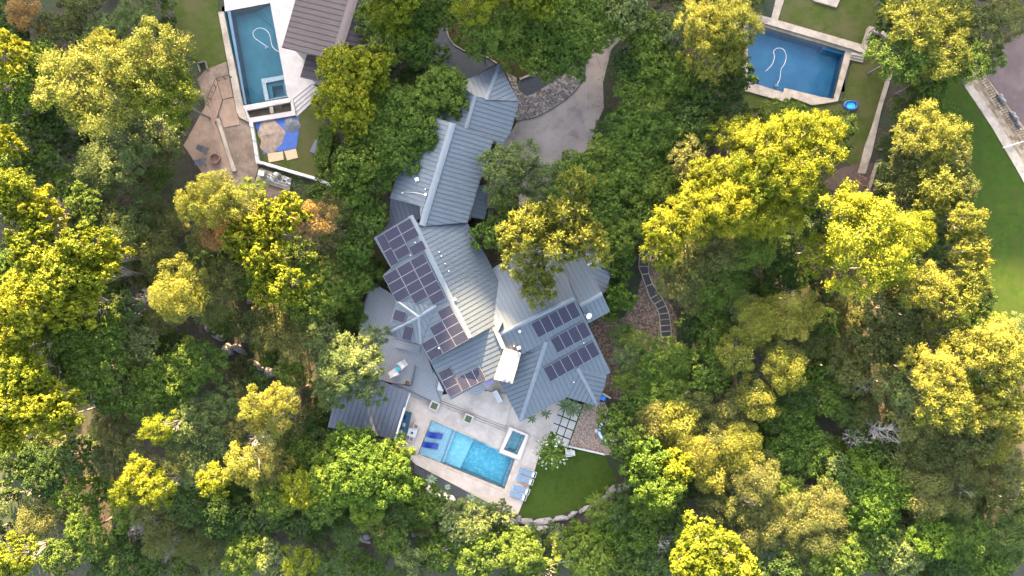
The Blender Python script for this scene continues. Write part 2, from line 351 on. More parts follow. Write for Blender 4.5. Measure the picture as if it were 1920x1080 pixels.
# ------------------------------------------------------------------ roofs
class Plane:
    def __init__(s, a, b, c):
        a, b, c = (P(*q) for q in (a, b, c)); s.p = a; s.n = (b - a).cross(c - a).normalized()
        if s.n.z < 0: s.n = -s.n
    def at(s, px, py, up=0.0):
        o = Vector((0, 0, H)); d = P(px, py, 0) - o; t = (s.p + s.n * up - o).dot(s.n) / d.dot(s.n)
        return o + d * t
    def z(s, px, py): return s.at(px, py).z
    def below(s, x, y):
        return s.p.z - (s.n.x * (x - s.p.x) + s.n.y * (y - s.p.y)) / s.n.z
def roof_slope(parent, pts, pl, sd, mats, spacing=0.50, up=0.0, wall=True, name='roof_slope', thick=0.2, seam_h=0.035, seam_w=0.042):
    bm = bmesh.new(); n = pl.n
    top = [pl.at(x, y, up) for x, y in pts]
    tv = [bm.verts.new(v) for v in top]; bv = [bm.verts.new(v - Vector((0, 0, thick))) for v in top]
    o2 = top[0]; d3 = (pl.at(pts[0][0] + sd[0], pts[0][1] + sd[1], up) - o2).normalized(); e3 = n.cross(d3).normalized()
    q = [((v - o2).dot(d3), (v - o2).dot(e3)) for v in top]
    for t in tessellate_polygon([[Vector((a, b, 0)) for a, b in q]]):
        f = bm.faces.new([tv[i] for i in t]); f.normal_update()
        if f.normal.z < 0: f.normal_flip()
        g = bm.faces.new([bv[i] for i in t]); g.material_index = 2
    m = len(top)
    for k in range(m):
        f = bm.faces.new((tv[k], tv[(k + 1) % m], bv[(k + 1) % m], bv[k])); f.material_index = 2
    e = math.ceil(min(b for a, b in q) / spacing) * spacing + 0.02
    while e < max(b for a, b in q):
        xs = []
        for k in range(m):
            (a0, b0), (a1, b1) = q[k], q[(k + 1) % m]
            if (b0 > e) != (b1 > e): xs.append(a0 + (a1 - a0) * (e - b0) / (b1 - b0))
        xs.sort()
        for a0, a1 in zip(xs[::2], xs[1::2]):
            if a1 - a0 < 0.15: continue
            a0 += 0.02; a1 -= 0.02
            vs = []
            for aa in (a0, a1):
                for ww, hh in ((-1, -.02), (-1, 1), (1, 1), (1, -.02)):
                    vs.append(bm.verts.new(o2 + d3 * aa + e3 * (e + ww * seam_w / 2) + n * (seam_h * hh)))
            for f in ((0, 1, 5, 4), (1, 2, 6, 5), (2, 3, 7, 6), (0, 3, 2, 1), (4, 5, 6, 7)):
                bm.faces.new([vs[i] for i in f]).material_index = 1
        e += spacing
    o = mesh_obj(name, bm, mats, parent)
    if wall and parent is not None:
        c = sum(top, Vector()) / m; bm = bmesh.new(); w2 = []
        for v in top:
            dd = (c - v); dd.z = 0; l = dd.length; p = v + dd * min(0.85 / max(l, .01), 0.45); w2.append(p)
        zt = [pl.below(p.x, p.y) + up - thick - 0.03 for p in w2]
        a = [bm.verts.new((p.x, p.y, zz)) for p, zz in zip(w2, zt)]; b = [bm.verts.new((p.x, p.y, -0.4)) for p in w2]
        for k in range(m): bm.faces.new((a[k], a[(k + 1) % m], b[(k + 1) % m], b[k]))
        WALLS.setdefault(parent.name, []).append(bm)
    built(pts)
    return o
WALLS = {}
def finish_walls(parent, m):
    bm = bmesh.new()
    for b in WALLS.get(parent.name, []):
        me = bpy.data.meshes.new('t'); b.to_mesh(me); b.free(); bm.from_mesh(me); bpy.data.meshes.remove(me)
    mesh_obj('wall', bm, m, parent)
def ridge(parent, pts, pls, wd=0.28, m=None, up=0.03, name='ridge_cap'):
    """metal cap bent over the line pts (photo px); pls = plane or list of planes giving height"""
    bm = bmesh.new(); W = []
    for x, y in pts: W.append(max((pl.at(x, y, 0.02) for pl in pls), key=lambda v: v.z))
    for a, b in zip(W, W[1:]):
        d = (b - a).normalized(); s = d.cross(Vector((0, 0, 1))).normalized()
        ring = []
        for p in (a, b):
            ring.append([bm.verts.new(p + s * k * wd + Vector((0, 0, h))) for k, h in ((-1, 0.03), (-.25, 0.09), (.25, 0.09), (1, 0.03), (1, -0.05), (-1, -0.05))])
        for k in range(6): bm.faces.new((ring[0][k], ring[0][(k + 1) % 6], ring[1][(k + 1) % 6], ring[1][k]))
        bm.faces.new(ring[0]); bm.faces.new(ring[1][::-1])
    return mesh_obj(name, bm, m or M['cap'], parent)

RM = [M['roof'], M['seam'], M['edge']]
house = thing('house', 'large house with blue grey standing seam metal roofs and many solar panels', 'house', (0, 0, 0))
E_e = Plane((769, 405, 7.8), (881, 634, 7.8), (966, 589, 5.6))
E_w = Plane((769, 405, 7.8), (881, 634, 7.8), (719, 515, 6.3))
roof_slope(house, [(769.5, 404.6), (791, 424), (877, 418), (881, 427), (914.6, 486), (966.5, 588.7), (943, 603), (922.4, 614.6), (881, 635)], E_e, (1, -0.49), RM)
roof_slope(house, [(700.7, 446), (769.5, 404.6), (881, 635), (806, 677), (789, 646), (743.5, 564), (719, 515), (733, 503)], E_w, (1, -0.49), RM)
ridge(house, [(769.5, 404.6), (881, 634)], [E_e, E_w])
F = Plane((806, 677, E_w.z(806, 677) - 0.35), (844, 750, E_w.z(806, 677) - 0.35), (925, 615, 6.9))
roof_slope(house, [(806, 677), (881, 635), (925.8, 615), (946, 654), (936, 706), (910.7, 713.6), (845, 750)], F, (1, -0.47), RM)
C_e = Plane((849, 231, 7.7), (791, 424, 7.7), (925, 263, 6.4))
C_w = Plane((849, 231, 7.7), (791, 424, 7.7), (745, 327, 6.0))
roof_slope(house, [(849, 231), (925, 263.5), (898, 345), (877, 417), (791, 424)], C_e, (1, 0.30), RM)
roof_slope(house, [(849, 231), (791, 424), (787, 398), (788, 387), (731, 371), (745, 327), (790, 240), (803, 215)], C_w, (1, 0.30), RM)
ridge(house, [(849, 231), (791.5, 423)], [C_e, C_w], 0.35)
B_e = Plane((891, 180, 6.6), (873, 241, 6.6), (957, 249, 5.4)); B_w = Plane((891, 180, 6.6), (873, 241, 6.6), (817, 183, 5.3))
roof_slope(house, [(891, 180), (930, 190), (973, 191), (957, 249), (941, 271), (925, 264), (873, 243)], B_e, (1, 0.30), RM)
roof_slope(house, [(891, 180), (873, 243), (820, 232), (812, 190), (860, 157)], B_w, (1, 0.22), RM)
ridge(house, [(891, 180), (873.5, 241)], [B_e, B_w], 0.2)
A_e = Plane((936, 120, 5.1), (973, 191, B_e.z(973, 191)), (912, 187, 6.4)); A_w = Plane((936, 120, 5.1), (860, 157, 5.1), (912, 187, 6.4))
roof_slope(house, [(936, 120), (973, 190), (912, 187)], A_e, (1, -0.45), RM)
roof_slope(house, [(936, 120), (912, 187), (891, 180), (860, 157)], A_w, (0.45, 1), RM)
ridge(house, [(936, 120), (912, 187)], [A_e, A_w], 0.2)
Dp = Plane((905, 345, 4.6), (882, 407, 4.6), (912, 397, 4.2))
roof_slope(house, [(890, 345), (915, 350), (912, 397), (908, 412), (882, 407), (872, 400)], Dp, (1, 0.3), RM)
LOWp = Plane((735, 373, 4.4), (787, 388, 4.6), (730, 425, 4.0))
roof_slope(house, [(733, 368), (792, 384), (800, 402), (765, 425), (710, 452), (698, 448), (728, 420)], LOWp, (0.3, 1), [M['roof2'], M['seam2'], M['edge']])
# east wing
G_s = Plane((933, 629, 7.0), (1077, 559, 7.0), (975, 791, 4.9)); G_n = Plane((933, 629, 7.0), (1077, 559, 7.0), (1000, 480, 5.4))
K = Plane((1024, 641, G_s.z(1024, 641)), (975, 791, G_s.z(975, 791)), (936, 715, G_s.z(975, 791)))
roof_slope(house, [(933, 629), (1077, 559), (1086, 575), (1102, 607), (1145, 698), (1137, 704), (1083, 690), (1063, 745), (975, 791), (1024, 641), (979, 664), (945, 653)], G_s, (0.47, 1), RM)
roof_slope(house, [(933, 629), (925, 600), (905, 515), (1000, 455), (1045, 470), (1077, 559)], G_n, (0.50, 1), RM)
roof_slope(house, [(1024, 641), (975, 791), (936, 715), (945, 680), (979, 664)], K, (1, -0.42), RM)
ridge(house, [(933, 629), (1077, 559)], [G_s, G_n], 0.22)
ridge(house, [(1024, 641), (976, 789)], [G_s, K], 0.22)
H_n = Plane((1087, 573, 6.3), (1129, 551, 6.3), (1100, 480, 5.6)); H_s = Plane((1087, 573, 6.3), (1129, 551, 6.3), (1102, 607, 5.7))
roof_slope(house, [(1047, 478), (1085, 465), (1102, 498), (1129, 551), (1087, 573), (1077, 559)], H_n, (0.55, 1), RM)
roof_slope(house, [(1087, 573), (1129, 551), (1144, 584), (1102, 607)], H_s, (0.47, 1), RM)
ridge(house, [(1087, 573), (1129, 551)], [H_s, H_n], 0.2)
I1 = Plane((1102, 500, 4.3), (1148, 480, 3.6), (1137, 546, 3.6)); I2 = Plane((1102, 500, 4.3), (1148, 480, 3.6), (1100, 462, 3.6))
roof_slope(house, [(1102, 498), (1147, 481), (1148, 504), (1137, 546), (1128, 552)], I1, (1, 0.48), RM)
roof_slope(house, [(1102, 498), (1147, 481), (1128, 455), (1085, 440)], I2, (-0.2, -1), RM)
ridge(house, [(1102, 498), (1147, 481)], [I1, I2], 0.15)
J1 = Plane((1083, 690, G_s.z(1083, 690) + .02), (1063, 745, G_s.z(1063, 745)), (1121.5, 762, 4.6))
J2 = Plane((1083, 690, G_s.z(1083, 690) + .02), (1138, 704, G_s.z(1138, 704)), (1121.5, 762, 4.6))
roof_slope(house, [(1083, 690), (1121.5, 762), (1063, 745)], J1, (-0.5, 1), RM)
roof_slope(house, [(1083, 690), (1138, 704), (1134.5, 720), (1121.5, 762)], J2, (1, 0.25), RM)
ridge(house, [(1083, 690), (1121, 761)], [J1, J2], 0.18)
# small hip on the west side
az = E_w.z(785, 595) + 0.25; e1 = E_w.z(743.5, 564) + 0.06; e3 = E_w.z(789, 646) + 0.06
T1 = Plane((743.5, 564, e1), (818, 573, E_w.z(818, 573) + .04), (785, 595, az)); roof_slope(house, [(743.5, 564), (818, 573), (785, 595)], T1, (0.45, 1), RM, wall=False)
T2 = Plane((743.5, 564, e1), (785, 595, az), (724.6, 626, e1 - .3)); roof_slope(house, [(743.5, 564), (785, 595), (755, 610), (724.6, 626)], T2, (1, -0.45), RM)
T3 = Plane((724.6, 626, e1 - .3), (785, 595, az), (789, 646, e3)); roof_slope(house, [(724.6, 626), (755, 610), (785, 595), (789, 646), (752, 637)], T3, (0.25, 1), RM)
T4 = Plane((785, 595, az), (818, 573, E_w.z(818, 573) + .04), (789, 646, e3)); roof_slope(house, [(785, 595), (818, 573), (789, 646)], T4, (0.45, 1), RM, wall=False)
ridge(house, [(785, 595), (818, 573)], [T1, T4], 0.15); ridge(house, [(785, 595), (743.5, 564)], [T1, T2], 0.15); ridge(house, [(785, 595), (724.6, 626)], [T2, T3], 0.15); ridge(house, [(785, 595), (789, 646)], [T3, T4], 0.15)
finish_walls(house, M['stucco'])
# chimney block, white parapet
def px_box(name, pts, z0, z1, m, parent, **k):
    bm = bmesh.new(); prism(bm, pts, z0, z1, **k); return mesh_obj(name, bm, m, parent)
ch = px_box('chimney', z5((235, 770), (350, 800), (290, 1005), (165, 975)), 3.0, 7.3, mat('chimney_render', (.17, .155, .148), (.22, .20, .19), 1.2, .8, bump=.1, c3=(.12, .11, .105), s3=1.1), house)
for q in z5((233, 962), (265, 972)):
    bm = bmesh.new(); c = P(*q, 7.5); lathe(bm, (c.x, c.y, 7.302), [(0.17, 0), (0.17, 0.28), (0.25, 0.28), (0.25, 0.36), (0.1, 0.46), (0, 0.46)], 16)
    mesh_obj('chimney_pot', bm, M['white'], ch)
px_box('parapet', z5((158, 632), (185, 622), (245, 768), (218, 768)), 6.2, 7.25, M['limestone'], house)
px_box('flashing', z5((225, 590), (196, 655), (180, 628)), 6.2, 7.35, M['cap'], house)
px_box('skylight_hood', z7((735, 190), (805, 150), (820, 175), (745, 222)), 2.6, 3.0, mat('purple_shade', (0.20, 0.17, 0.36), rough=.6), house)
# awning-like lower deck bits beside the kitchen
px_box('roof_ledge', z7((560, 262), (700, 190), (745, 242), (690, 290), (640, 310)), 2.3, 2.5, M['deck2'], house)

# solar panels: one shared mesh for each size, laid on its roof plane
def panel_mesh(lw, lh, nx_, ny_):
    bm = bmesh.new(); box(bm, (0, 0, 0.02), (lw, lh, 0.04), mi=0)
    box(bm, (0, 0, 0.0415), (lw - .07, lh - .07, 0.003), mi=2)
    g = 0.022; cw = (lw - .09) / nx_; chh = (lh - .09) / ny_
    for i in range(nx_):
        for j in range(ny_):
            x = -lw / 2 + .045 + cw * (i + .5); y = -lh / 2 + .045 + chh * (j + .5); a = (cw - g) / 2; b = (chh - g) / 2; k = 0.05
            vs = [bm.verts.new((x + p, y + q, 0.0445)) for p, q in ((-a + k, -b), (a - k, -b), (a, -b + k), (a, b - k), (a - k, b), (-a + k, b), (-a, b - k), (-a, -b + k))]
            bm.faces.new(vs).material_index = 1
    me = bpy.data.meshes.new('solar_panel'); bm.to_mesh(me); bm.free()
    for m in (M['frame'], M['cell'], M['cellgrid']): me.materials.append(m)
    return me
PMS = {}
def panel(pl, o, u, v, land=True):
    c = (o[0] + (u[0] + v[0]) / 2, o[1] + (u[1] + v[1]) / 2)
    a = pl.at(*o, .12); b = pl.at(o[0] + u[0], o[1] + u[1], .12); d = pl.at(o[0] + v[0], o[1] + v[1], .12)
    ux = (b - a); vy = (d - a); lw, lh = ux.length, vy.length
    X = ux.normalized(); Zv = pl.n; Y = Zv.cross(X); 
    key = 'L' if lw > lh else 'Q'
    if key not in PMS: PMS[key] = (panel_mesh(1.66, 1.0, 10, 6) if key == 'L' else panel_mesh(1.0, 1.66, 6, 10))
    ob = bpy.data.objects.new('solar_panel', PMS[key]); COL.objects.link(ob)
    bw, bh = (1.66, 1.0) if key == 'L' else (1.0, 1.66)
    Mx = Matrix((X, Y, Zv)).transposed().to_4x4(); Mx.translation = pl.at(*c, .12)
    ob.parent = house; ob.matrix_local = Mx @ Matrix.Diagonal((lw * 0.985 / bw, lh * 0.985 / bh, 1, 1))
def parr(zf, s, pl, o, u, v, nu, nv):
    o = zf(o)[0]; u = (u[0] / s, u[1] / s); v = (v[0] / s, v[1] / s)
    for i in range(nu):
        for j in range(nv): panel(pl, (o[0] + u[0] * i + v[0] * j, o[1] + u[1] * i + v[1] * j), u, v)
s4 = 3.857; U = (-97, 56); V = (33, 65.5)
parr(z4, s4, E_w, (345, 108), U, V, 2, 2); parr(z4, s4, E_w, (316, 299), (-93, 53), V, 1, 1)
parr(z4, s4, E_w, (430, 268), (-97, 56), V, 1, 1)
parr(z4, s4, E_w, (155, 219), (-57, 33), (54, 107), 1, 2)
parr(z4, s4, E_w, (440, 362), U, V, 1, 5); parr(z4, s4, E_w, (342, 418), U, V, 1, 4); parr(z4, s4, E_w, (245, 474), U, V, 1, 3)
parr(z4, s4, E_w, (630, 735), (-92, 53), (35, 63), 1, 4); parr(z4, s4, E_w, (573, 851), (-92, 53), (35, 63), 1, 3); parr(z4, s4, E_w, (515, 967), (-92, 53), (35, 63), 1, 2)
parr(z4, s4, T2, (238, 768), (87, 27), (-28, 76), 1, 1); parr(z4, s4, T3, (305, 885), (70, 20), (-24, 100), 1, 1)
parr(z7, 4.91, F, (410, 35), (-110, 58), (38, 77), 1, 3); parr(z7, 4.91, F, (470, 140), (72, -36), (58, 122), 3, 1)
parr(z5, 3.6, G_s, (415, 600), (58, -30.5), (49, 98), 5, 1); parr(z5, 3.6, G_s, (541, 707), (58, -31), (54, 92), 4, 1); parr(z5, 3.6, G_s, (497, 902), (56.5, -31), (48, 92), 6, 1)
# roof fittings
def fit(pl, q, kind):
    c = pl.at(*q, 0.0); bm = bmesh.new()
    if kind == 'vent_pipe': lathe(bm, c, [(0.1, -.1), (0.1, 0.3), (0.15, 0.32), (0.15, 0.4), (0, 0.42)], 12)
    elif kind == 'roof_vent': box(bm, c + Vector((0, 0, .12)), (.4, .35, .24), .3)
    elif kind == 'small_vent': lathe(bm, c, [(0.07, -.1), (0.07, 0.22), (0, 0.24)], 10)
    mesh_obj(kind, bm, M['white'], house)
for q in z3((457, 638),): fit(C_w, q, 'vent_pipe')
fit(C_w, z3((393, 528))[0], 'roof_vent')
for q in z3((288, 626), (455, 598)): fit(C_w, q, 'small_vent')
for q in z4((555, 357), (569, 387), (597, 441), (624, 495), (552, 1052)): fit(E_e, q, 'small_vent')
fit(E_e, z4((669, 699))[0], 'vent_pipe')
for q in z5((340, 652),): fit(G_s, q, 'vent_pipe')
fit(G_s, z5((334, 763))[0], 'roof_vent')
for q in z5((302, 752), (771, 730), (705, 995)): fit(G_s, q, 'small_vent')
for q in z4((380, 288), (347, 382)): fit(E_w, q, 'small_vent')
# conduit on the north roof
bm = bmesh.new(); tube(bm, [C_w.at(*q, .06) for q in z3((288, 626), (300, 616), (370, 622), (457, 638))], 0.02, 5); tube(bm, [C_w.at(*q, .06) for q in z3((457, 645), (440, 700), (420, 760))], 0.02, 5); mesh_obj('conduit', bm, M['steel'], house)
# satellite dish
c = H_s.at(*z5((800, 545))[0], 0.0); dish = bpy.data.objects.new('antenna_dish', bpy.data.meshes.new('antenna_dish'))
bm = bmesh.new(); lathe(bm, (0, 0, 0), [(0, 0), (0.12, 0.01), (0.24, 0.045), (0.33, 0.10), (0.34, 0.11), (0.24, 0.06), (0, 0.02)], 20); bm.to_mesh(dish.data); bm.free(); dish.data.materials.append(M['white'])
COL.objects.link(dish); dish.parent = house; dish.location = c + Vector((0, 0, .75)); dish.rotation_euler = (R(18), R(22), 0)
bm = bmesh.new(); tube(bm, [c, c + Vector((0, 0, .75))], .035, 8); tube(bm, [c + Vector((-.45, .1, .05)), c + Vector((0, 0, .5))], .02, 6); mesh_obj('antenna_mast', bm, M['white'], house)
# glazing on the pool side and east side
def wall_window(a, b, z0, z1, off=0.06):
    a = P(*a, 0); b = P(*b, 0); d = b - a; n = Vector((d.y, -d.x, 0)).normalized() * off; bm = bmesh.new(); mid = (a + b) / 2 + n
    box(bm, (mid.x, mid.y, (z0 + z1) / 2), (d.length, .06, z1 - z0), math.atan2(d.y, d.x)); o = mesh_obj('window', bm, M['glass'], house)
    bm = bmesh.new(); L_ = d.length
    for t in (0, .5, 1): box(bm, (a.x + d.x * t + n.x * 1.4, a.y + d.y * t + n.y * 1.4, (z0 + z1) / 2), (.07, .07, z1 - z0 + .1), math.atan2(d.y, d.x))
    for z in (z0, z1): box(bm, (mid.x + n.x * .4, mid.y + n.y * .4, z), (L_ + .07, .062, .07), math.atan2(d.y, d.x))
    mesh_obj('window_frame', bm, M['black'], o)

# ------------------------------------------------------------------ pavilion (lower left roof)
pav = thing('pavilion', 'small poolside building with dark slate blue metal roof beside the sofa', 'building', (0, 0, 0))
PV = Plane((640, 706, 3.5), (767, 736, 3.5), (614, 801, 3.0))
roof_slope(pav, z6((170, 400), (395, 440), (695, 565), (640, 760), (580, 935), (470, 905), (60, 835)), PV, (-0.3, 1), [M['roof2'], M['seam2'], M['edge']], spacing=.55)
finish_walls(pav, M['stucco'])
px_box('fascia', z6((687, 568), (700, 575), (585, 940), (574, 935)), 2.6, 3.35, M['white'], pav)

# ------------------------------------------------------------------ west neighbour
nb = thing('house', 'brown metal roofed house beside the left dark teal pool, cut by the top edge', 'house', (0, 0, 0))
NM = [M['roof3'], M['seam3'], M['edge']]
N_w = Plane((664, -5, 7.2), (638, 80, 7.2), (545, 40, 5.4)); N_e = Plane((664, -5, 7.2), (638, 80, 7.2), (712, 26, 6.0))
roof_slope(nb, [(571, -60), (682, -60), (664, -5), (638, 80), (629, 112), (528.5, 88.9)], N_w, (1, 0.22), NM, spacing=.6)
roof_slope(nb, [(682, -60), (760, -50), (715, 30), (690, 92), (638, 80), (664, -5)], N_e, (1, 0.25), NM, spacing=.6)
ridge(nb, [(682, -60), (664, -5), (638, 80), (630, 108)], [N_w, N_e], .5, M['cap3'])
N_l = Plane((575, 102, 3.8), (562, 144, 3.8), (629, 112, 4.3))
roof_slope(nb, z1((690, 275), (655, 390), (775, 415), (905, 400), (940, 290), (830, 300)), N_l, (1, 0.2), NM, spacing=.6)
finish_walls(nb, M['white_stone'])
# pool terrace
leftpool = POOLS['left']
sheet('pool_terrace', z1((262, -80), (640, -80), (800, 100), (800, 420), (765, 425), (715, 425), (612, 508), (605, 495), (592, 490), (503, 15), (275, 58)), 0.3, M['white_stone'], z0=-.6)
built(z1((240, -80), (800, -80), (800, 420), (640, 590), (400, 625), (335, 590), (240, 60)))
lp = thing('swimming_pool', 'long dark teal swimming pool with a square spa in its corner, left house', 'swimming pool', (0, 0, 0))
def basin(parent, pts, zt, depth, mfloor, mwall=None, wz=None):
    bm = bmesh.new(); w_ = pxy(pts, zt); vs = [bm.verts.new((x, y, zt - .02)) for x, y in w_]; vb = [bm.verts.new((x, y, zt - depth)) for x, y in w_]
    n = len(vs)
    for k in range(n): bm.faces.new((vs[k], vb[k], vb[(k + 1) % n], vs[(k + 1) % n])).material_index = 1
    for t in tessellate_polygon([[Vector((x, y, 0)) for x, y in w_]]): bm.faces.new([vb[i] for i in t])
    return mesh_obj('basin', bm, [mfloor, mwall or mfloor], parent)
def waterplane(parent, pts, z, m):
    bm = bmesh.new(); w_ = pxy(pts, z)
    vs = [bm.verts.new((x, y, z)) for x, y in w_]
    for t in tessellate_polygon([[Vector((x, y, 0)) for x, y in w_]]):
        f = bm.faces.new([vs[i] for i in t]); f.normal_update()
        if f.normal.z < 0: f.normal_flip()
    return mesh_obj('water', bm, m, parent)
basin(lp, leftpool, 0.3, 1.75, M['pool_teal'])
waterplane(lp, z1((300, 52), (503, 15), (592, 490), (378, 524)), 0.22, M['water_calm'])
px_box('overflow_channel', z1((272, 55), (286, 55), (375, 540), (355, 562)), -1.3, -.35, M['pool_navy'], lp)
px_box('infinity_wall', z1((286, 55), (302, 52), (384, 524), (374, 530)), -1.3, .26, mat('blue_grey_tile', (0.035, 0.08, 0.125), rough=.5), lp)
px_box('outer_wall', z1((240, 60), (268, 58), (372, 560), (400, 622), (345, 592), (333, 560)), -1.3, .32, M['limestone'], lp)
px_box('end_wall', z1((365, 535), (605, 493), (612, 515), (385, 560)), -1.3, .34, M['white_stone'], lp)
px_box('trough_wall', z1((365, 535), (385, 560), (400, 597), (612, 562), (606, 500), (618, 500), (633, 583), (400, 622)), -1.3, .34, M['white_stone'], lp)
px_box('trough_floor', z1((385, 558), (604, 514), (612, 562), (400, 598)), -.8, -.25, M['pit'], lp)
px_box('trough_divider', z1((498, 540), (516, 537), (522, 572), (506, 576)), -.8, .25, M['limestone'], lp)
spa_t = mat('spa_tile', (.09, .13, .155), (.14, .185, .21), 6.0, .5)
px_box('spa_wall', z1((458, 400), (570, 380), (590, 489), (478, 511)), -1.4, .27, spa_t, lp, hole=z1((482, 420), (572, 402), (587, 486), (498, 503)))
px_box('spa_bench', z1((482, 420), (572, 402), (587, 486), (498, 503)), -1.4, -.2, M['pool_teal'], lp, hole=z1((512, 438), (566, 430), (576, 482), (520, 492)))
for i in range(4):
    a = i * 22
    px_box('pool_step', z1((405 + a * 1.1, 36 - a * .2), (503, 18), (532 - i * 8, 150 - i * 30)), -1.4, -1.15 + i * .27, M['pool_teal'], lp)
def cleaner(zf, pts, rob, label, z, root_loc=None):
    t = thing('pool_cleaner', label, 'pool cleaner', P(*zf(rob)[0], z))
    o = t.location; bm = bmesh.new()
    W = [P(*q, z) - o for q in zf(*pts)]
    # smooth curve
    cur = []
    for i in range(len(W) - 1):
        p0 = W[max(i - 1, 0)]; p1 = W[i]; p2 = W[i + 1]; p3 = W[min(i + 2, len(W) - 1)]
        for k in range(6):
            s = k / 6; cur.append(0.5 * ((2 * p1) + (p2 - p0) * s + (2 * p0 - 5 * p1 + 4 * p2 - p3) * s * s + (3 * p1 - p0 - 3 * p2 + p3) * s ** 3))
    cur.append(W[-1]); tube(bm, cur, .03, 6); mesh_obj('hose', bm, M['white'], t)
    bm = bmesh.new(); box(bm, (0, 0, -.05), (.42, .3, .16), .4); box(bm, (.02, 0, .06), (.22, .2, .1), .4)
    for sx in (-.17, .17):
        for sy in (-.15, .15): lathe(bm, (sx, sy, -.14), [(.09, 0), (.09, .06), (0, .07)], 10)
    mesh_obj('cleaner_body', bm, M['sling'], t)
cleaner(z1, [(550, 262), (530, 252), (512, 228), (502, 180), (480, 150), (445, 142), (418, 162), (424, 190), (450, 210), (482, 232)], (487, 240), 'pale robotic pool cleaner and looping hose in the teal left pool', .24)
# steps beside the terrace
for i in range(4):
    a, b = 1 - i * .25, 1 - (i + 1) * .25
    A0, B0, A1, B1 = (612, 508), (715, 425), (638, 590), (778, 462)
    L0 = lambda t, p, q: (p[0] + (q[0] - p[0]) * t, p[1] + (q[1] - p[1]) * t)
    t0, t1 = i / 4, (i + 1) / 4
    o = sheet('terrace_step', z1(L0(t0, A0, A1), L0(t0, B0, B1), L0(t1, B0, B1), L0(t1, A0, A1)), 0.24 - i * .06 - (.0), M['white_stone'], z0=-.3)
# lower tan terraces
sheet('lower_terrace', z1((280, 305), (305, 440), (340, 592), (400, 625), (445, 850), (425, 910), (600, 972), (560, 1010), (330, 1000), (165, 885), (65, 735), (150, 580), (180, 530), (135, 400), (180, 350)), 0.03, M['dirt'])
sheet('firepit_patio', z1((180, 530), (240, 660), (312, 865), (165, 885), (65, 735)), 0.06, M['tan'])
built(z1((280, 305), (400, 625), (445, 850), (620, 985), (560, 1010), (330, 1000), (165, 885), (65, 735), (180, 530), (150, 360)))
for i, q in enumerate([((225, 400), (295, 383), (315, 490), (255, 505)), ((250, 508), (318, 495), (350, 630), (270, 645), (240, 560))]):
    sheet('tan_landing', z1(*q), 0.16 - .05 * i, M['tan'])
st = thing('outdoor_stair', 'tan outdoor stair with thin dark risers below the black railing', 'stair', (0, 0, 0))
for i in range(5):
    x0 = 172 + i * 11; y0 = 530 - i * 28; x1 = 215 + i * 9; y1 = 655 - i * 30
    px_box('tread', z1((x0, y0), (x0 + 11, y0 - 28), (x1 + 9, y1 - 30), (x1, y1)), -.2, .09 + i * .06, M['tan'], st)
    px_box('riser_edge', z1((x0, y0), (x0 + 2.5, y0 - 3), (x1 + 2.5, y1 - 3), (x1, y1)), -.2, .094 + i * .06, M['pit'], st)
def rail(name, zf, pts, z0, h, label, posts=8, m=None, cat='railing', top_r=.035, mids=1):
    t = thing(name, label, cat, (0, 0, 0)); W = [P(*q, z0 + h) for q in zf(*pts)]
    bm = bmesh.new(); tube(bm, W, top_r, 6); mesh_obj('top_rail', bm, m or M['black'], t)
    for k in range(mids):
        bm = bmesh.new(); tube(bm, [v - Vector((0, 0, (k + 1) * h * .85 / mids)) for v in W], top_r * .6, 5); mesh_obj('lower_rail', bm, m or M['black'], t)
    L = [0]
    for a, b in zip(W, W[1:]): L.append(L[-1] + (b - a).length)
    for i in range(posts):
        d = L[-1] * i / (posts - 1); k = max(j for j in range(len(L) - 1) if L[j] <= d + 1e-6); f = (d - L[k]) / (L[k + 1] - L[k])
        p = W[k].lerp(W[k + 1], f); bm = bmesh.new(); box(bm, (p.x, p.y, z0 + h / 2 - .1), (.05, .05, h + .2)); mesh_obj('post', bm, m or M['black'], t)
    return t
rail('stair_railing', z1, [(295, 380), (226, 396), (205, 450), (172, 525)], .2, 1.0, 'black metal railing bending round the tan outdoor stair', 7, mids=2, top_r=.05)
bm = bmesh.new(); prism(bm, z1((228, 600), (246, 598), (332, 866), (312, 868)), -.2, .3); tag(mesh_obj('garden_wall', bm, M['limestone']), 'straight low pale stone wall running beside the fire pit patio', 'low wall')
bm = bmesh.new(); prism(bm, z1((398, 622), (414, 618), (448, 812), (720, 892), (830, 935), (822, 950), (715, 905), (432, 825)), -.3, .45); tag(mesh_obj('garden_wall', bm, M['white']), 'white retaining wall bent around the lawn with the blue tarp', 'retaining wall')
rail('fence', z1, [(403, 640), (430, 820), (700, 905), (800, 945)], .45, .9, 'thin dark fence on the white wall round the tarp lawn', 9, mids=1, top_r=.02, cat='fence')
sheet('back_lawn', z1((410, 618), (635, 582), (720, 530), (805, 640), (850, 720), (850, 940), (720, 892), (448, 812)), .04, M['lawn']); built(z1((410, 618), (640, 575), (720, 530), (805, 640), (850, 720), (830, 945), (720, 905), (432, 825)))
bm = bmesh.new(); prism(bm, z1((424, 620), (545, 597), (600, 588), (648, 592), (652, 640), (637, 747), (580, 762), (520, 768), (470, 782), (455, 700)), .04, .07); tag(mesh_obj('tarp', bm, M['tarp']), 'bright blue tarp spread on the small lawn under a dirt pile', 'tarp')
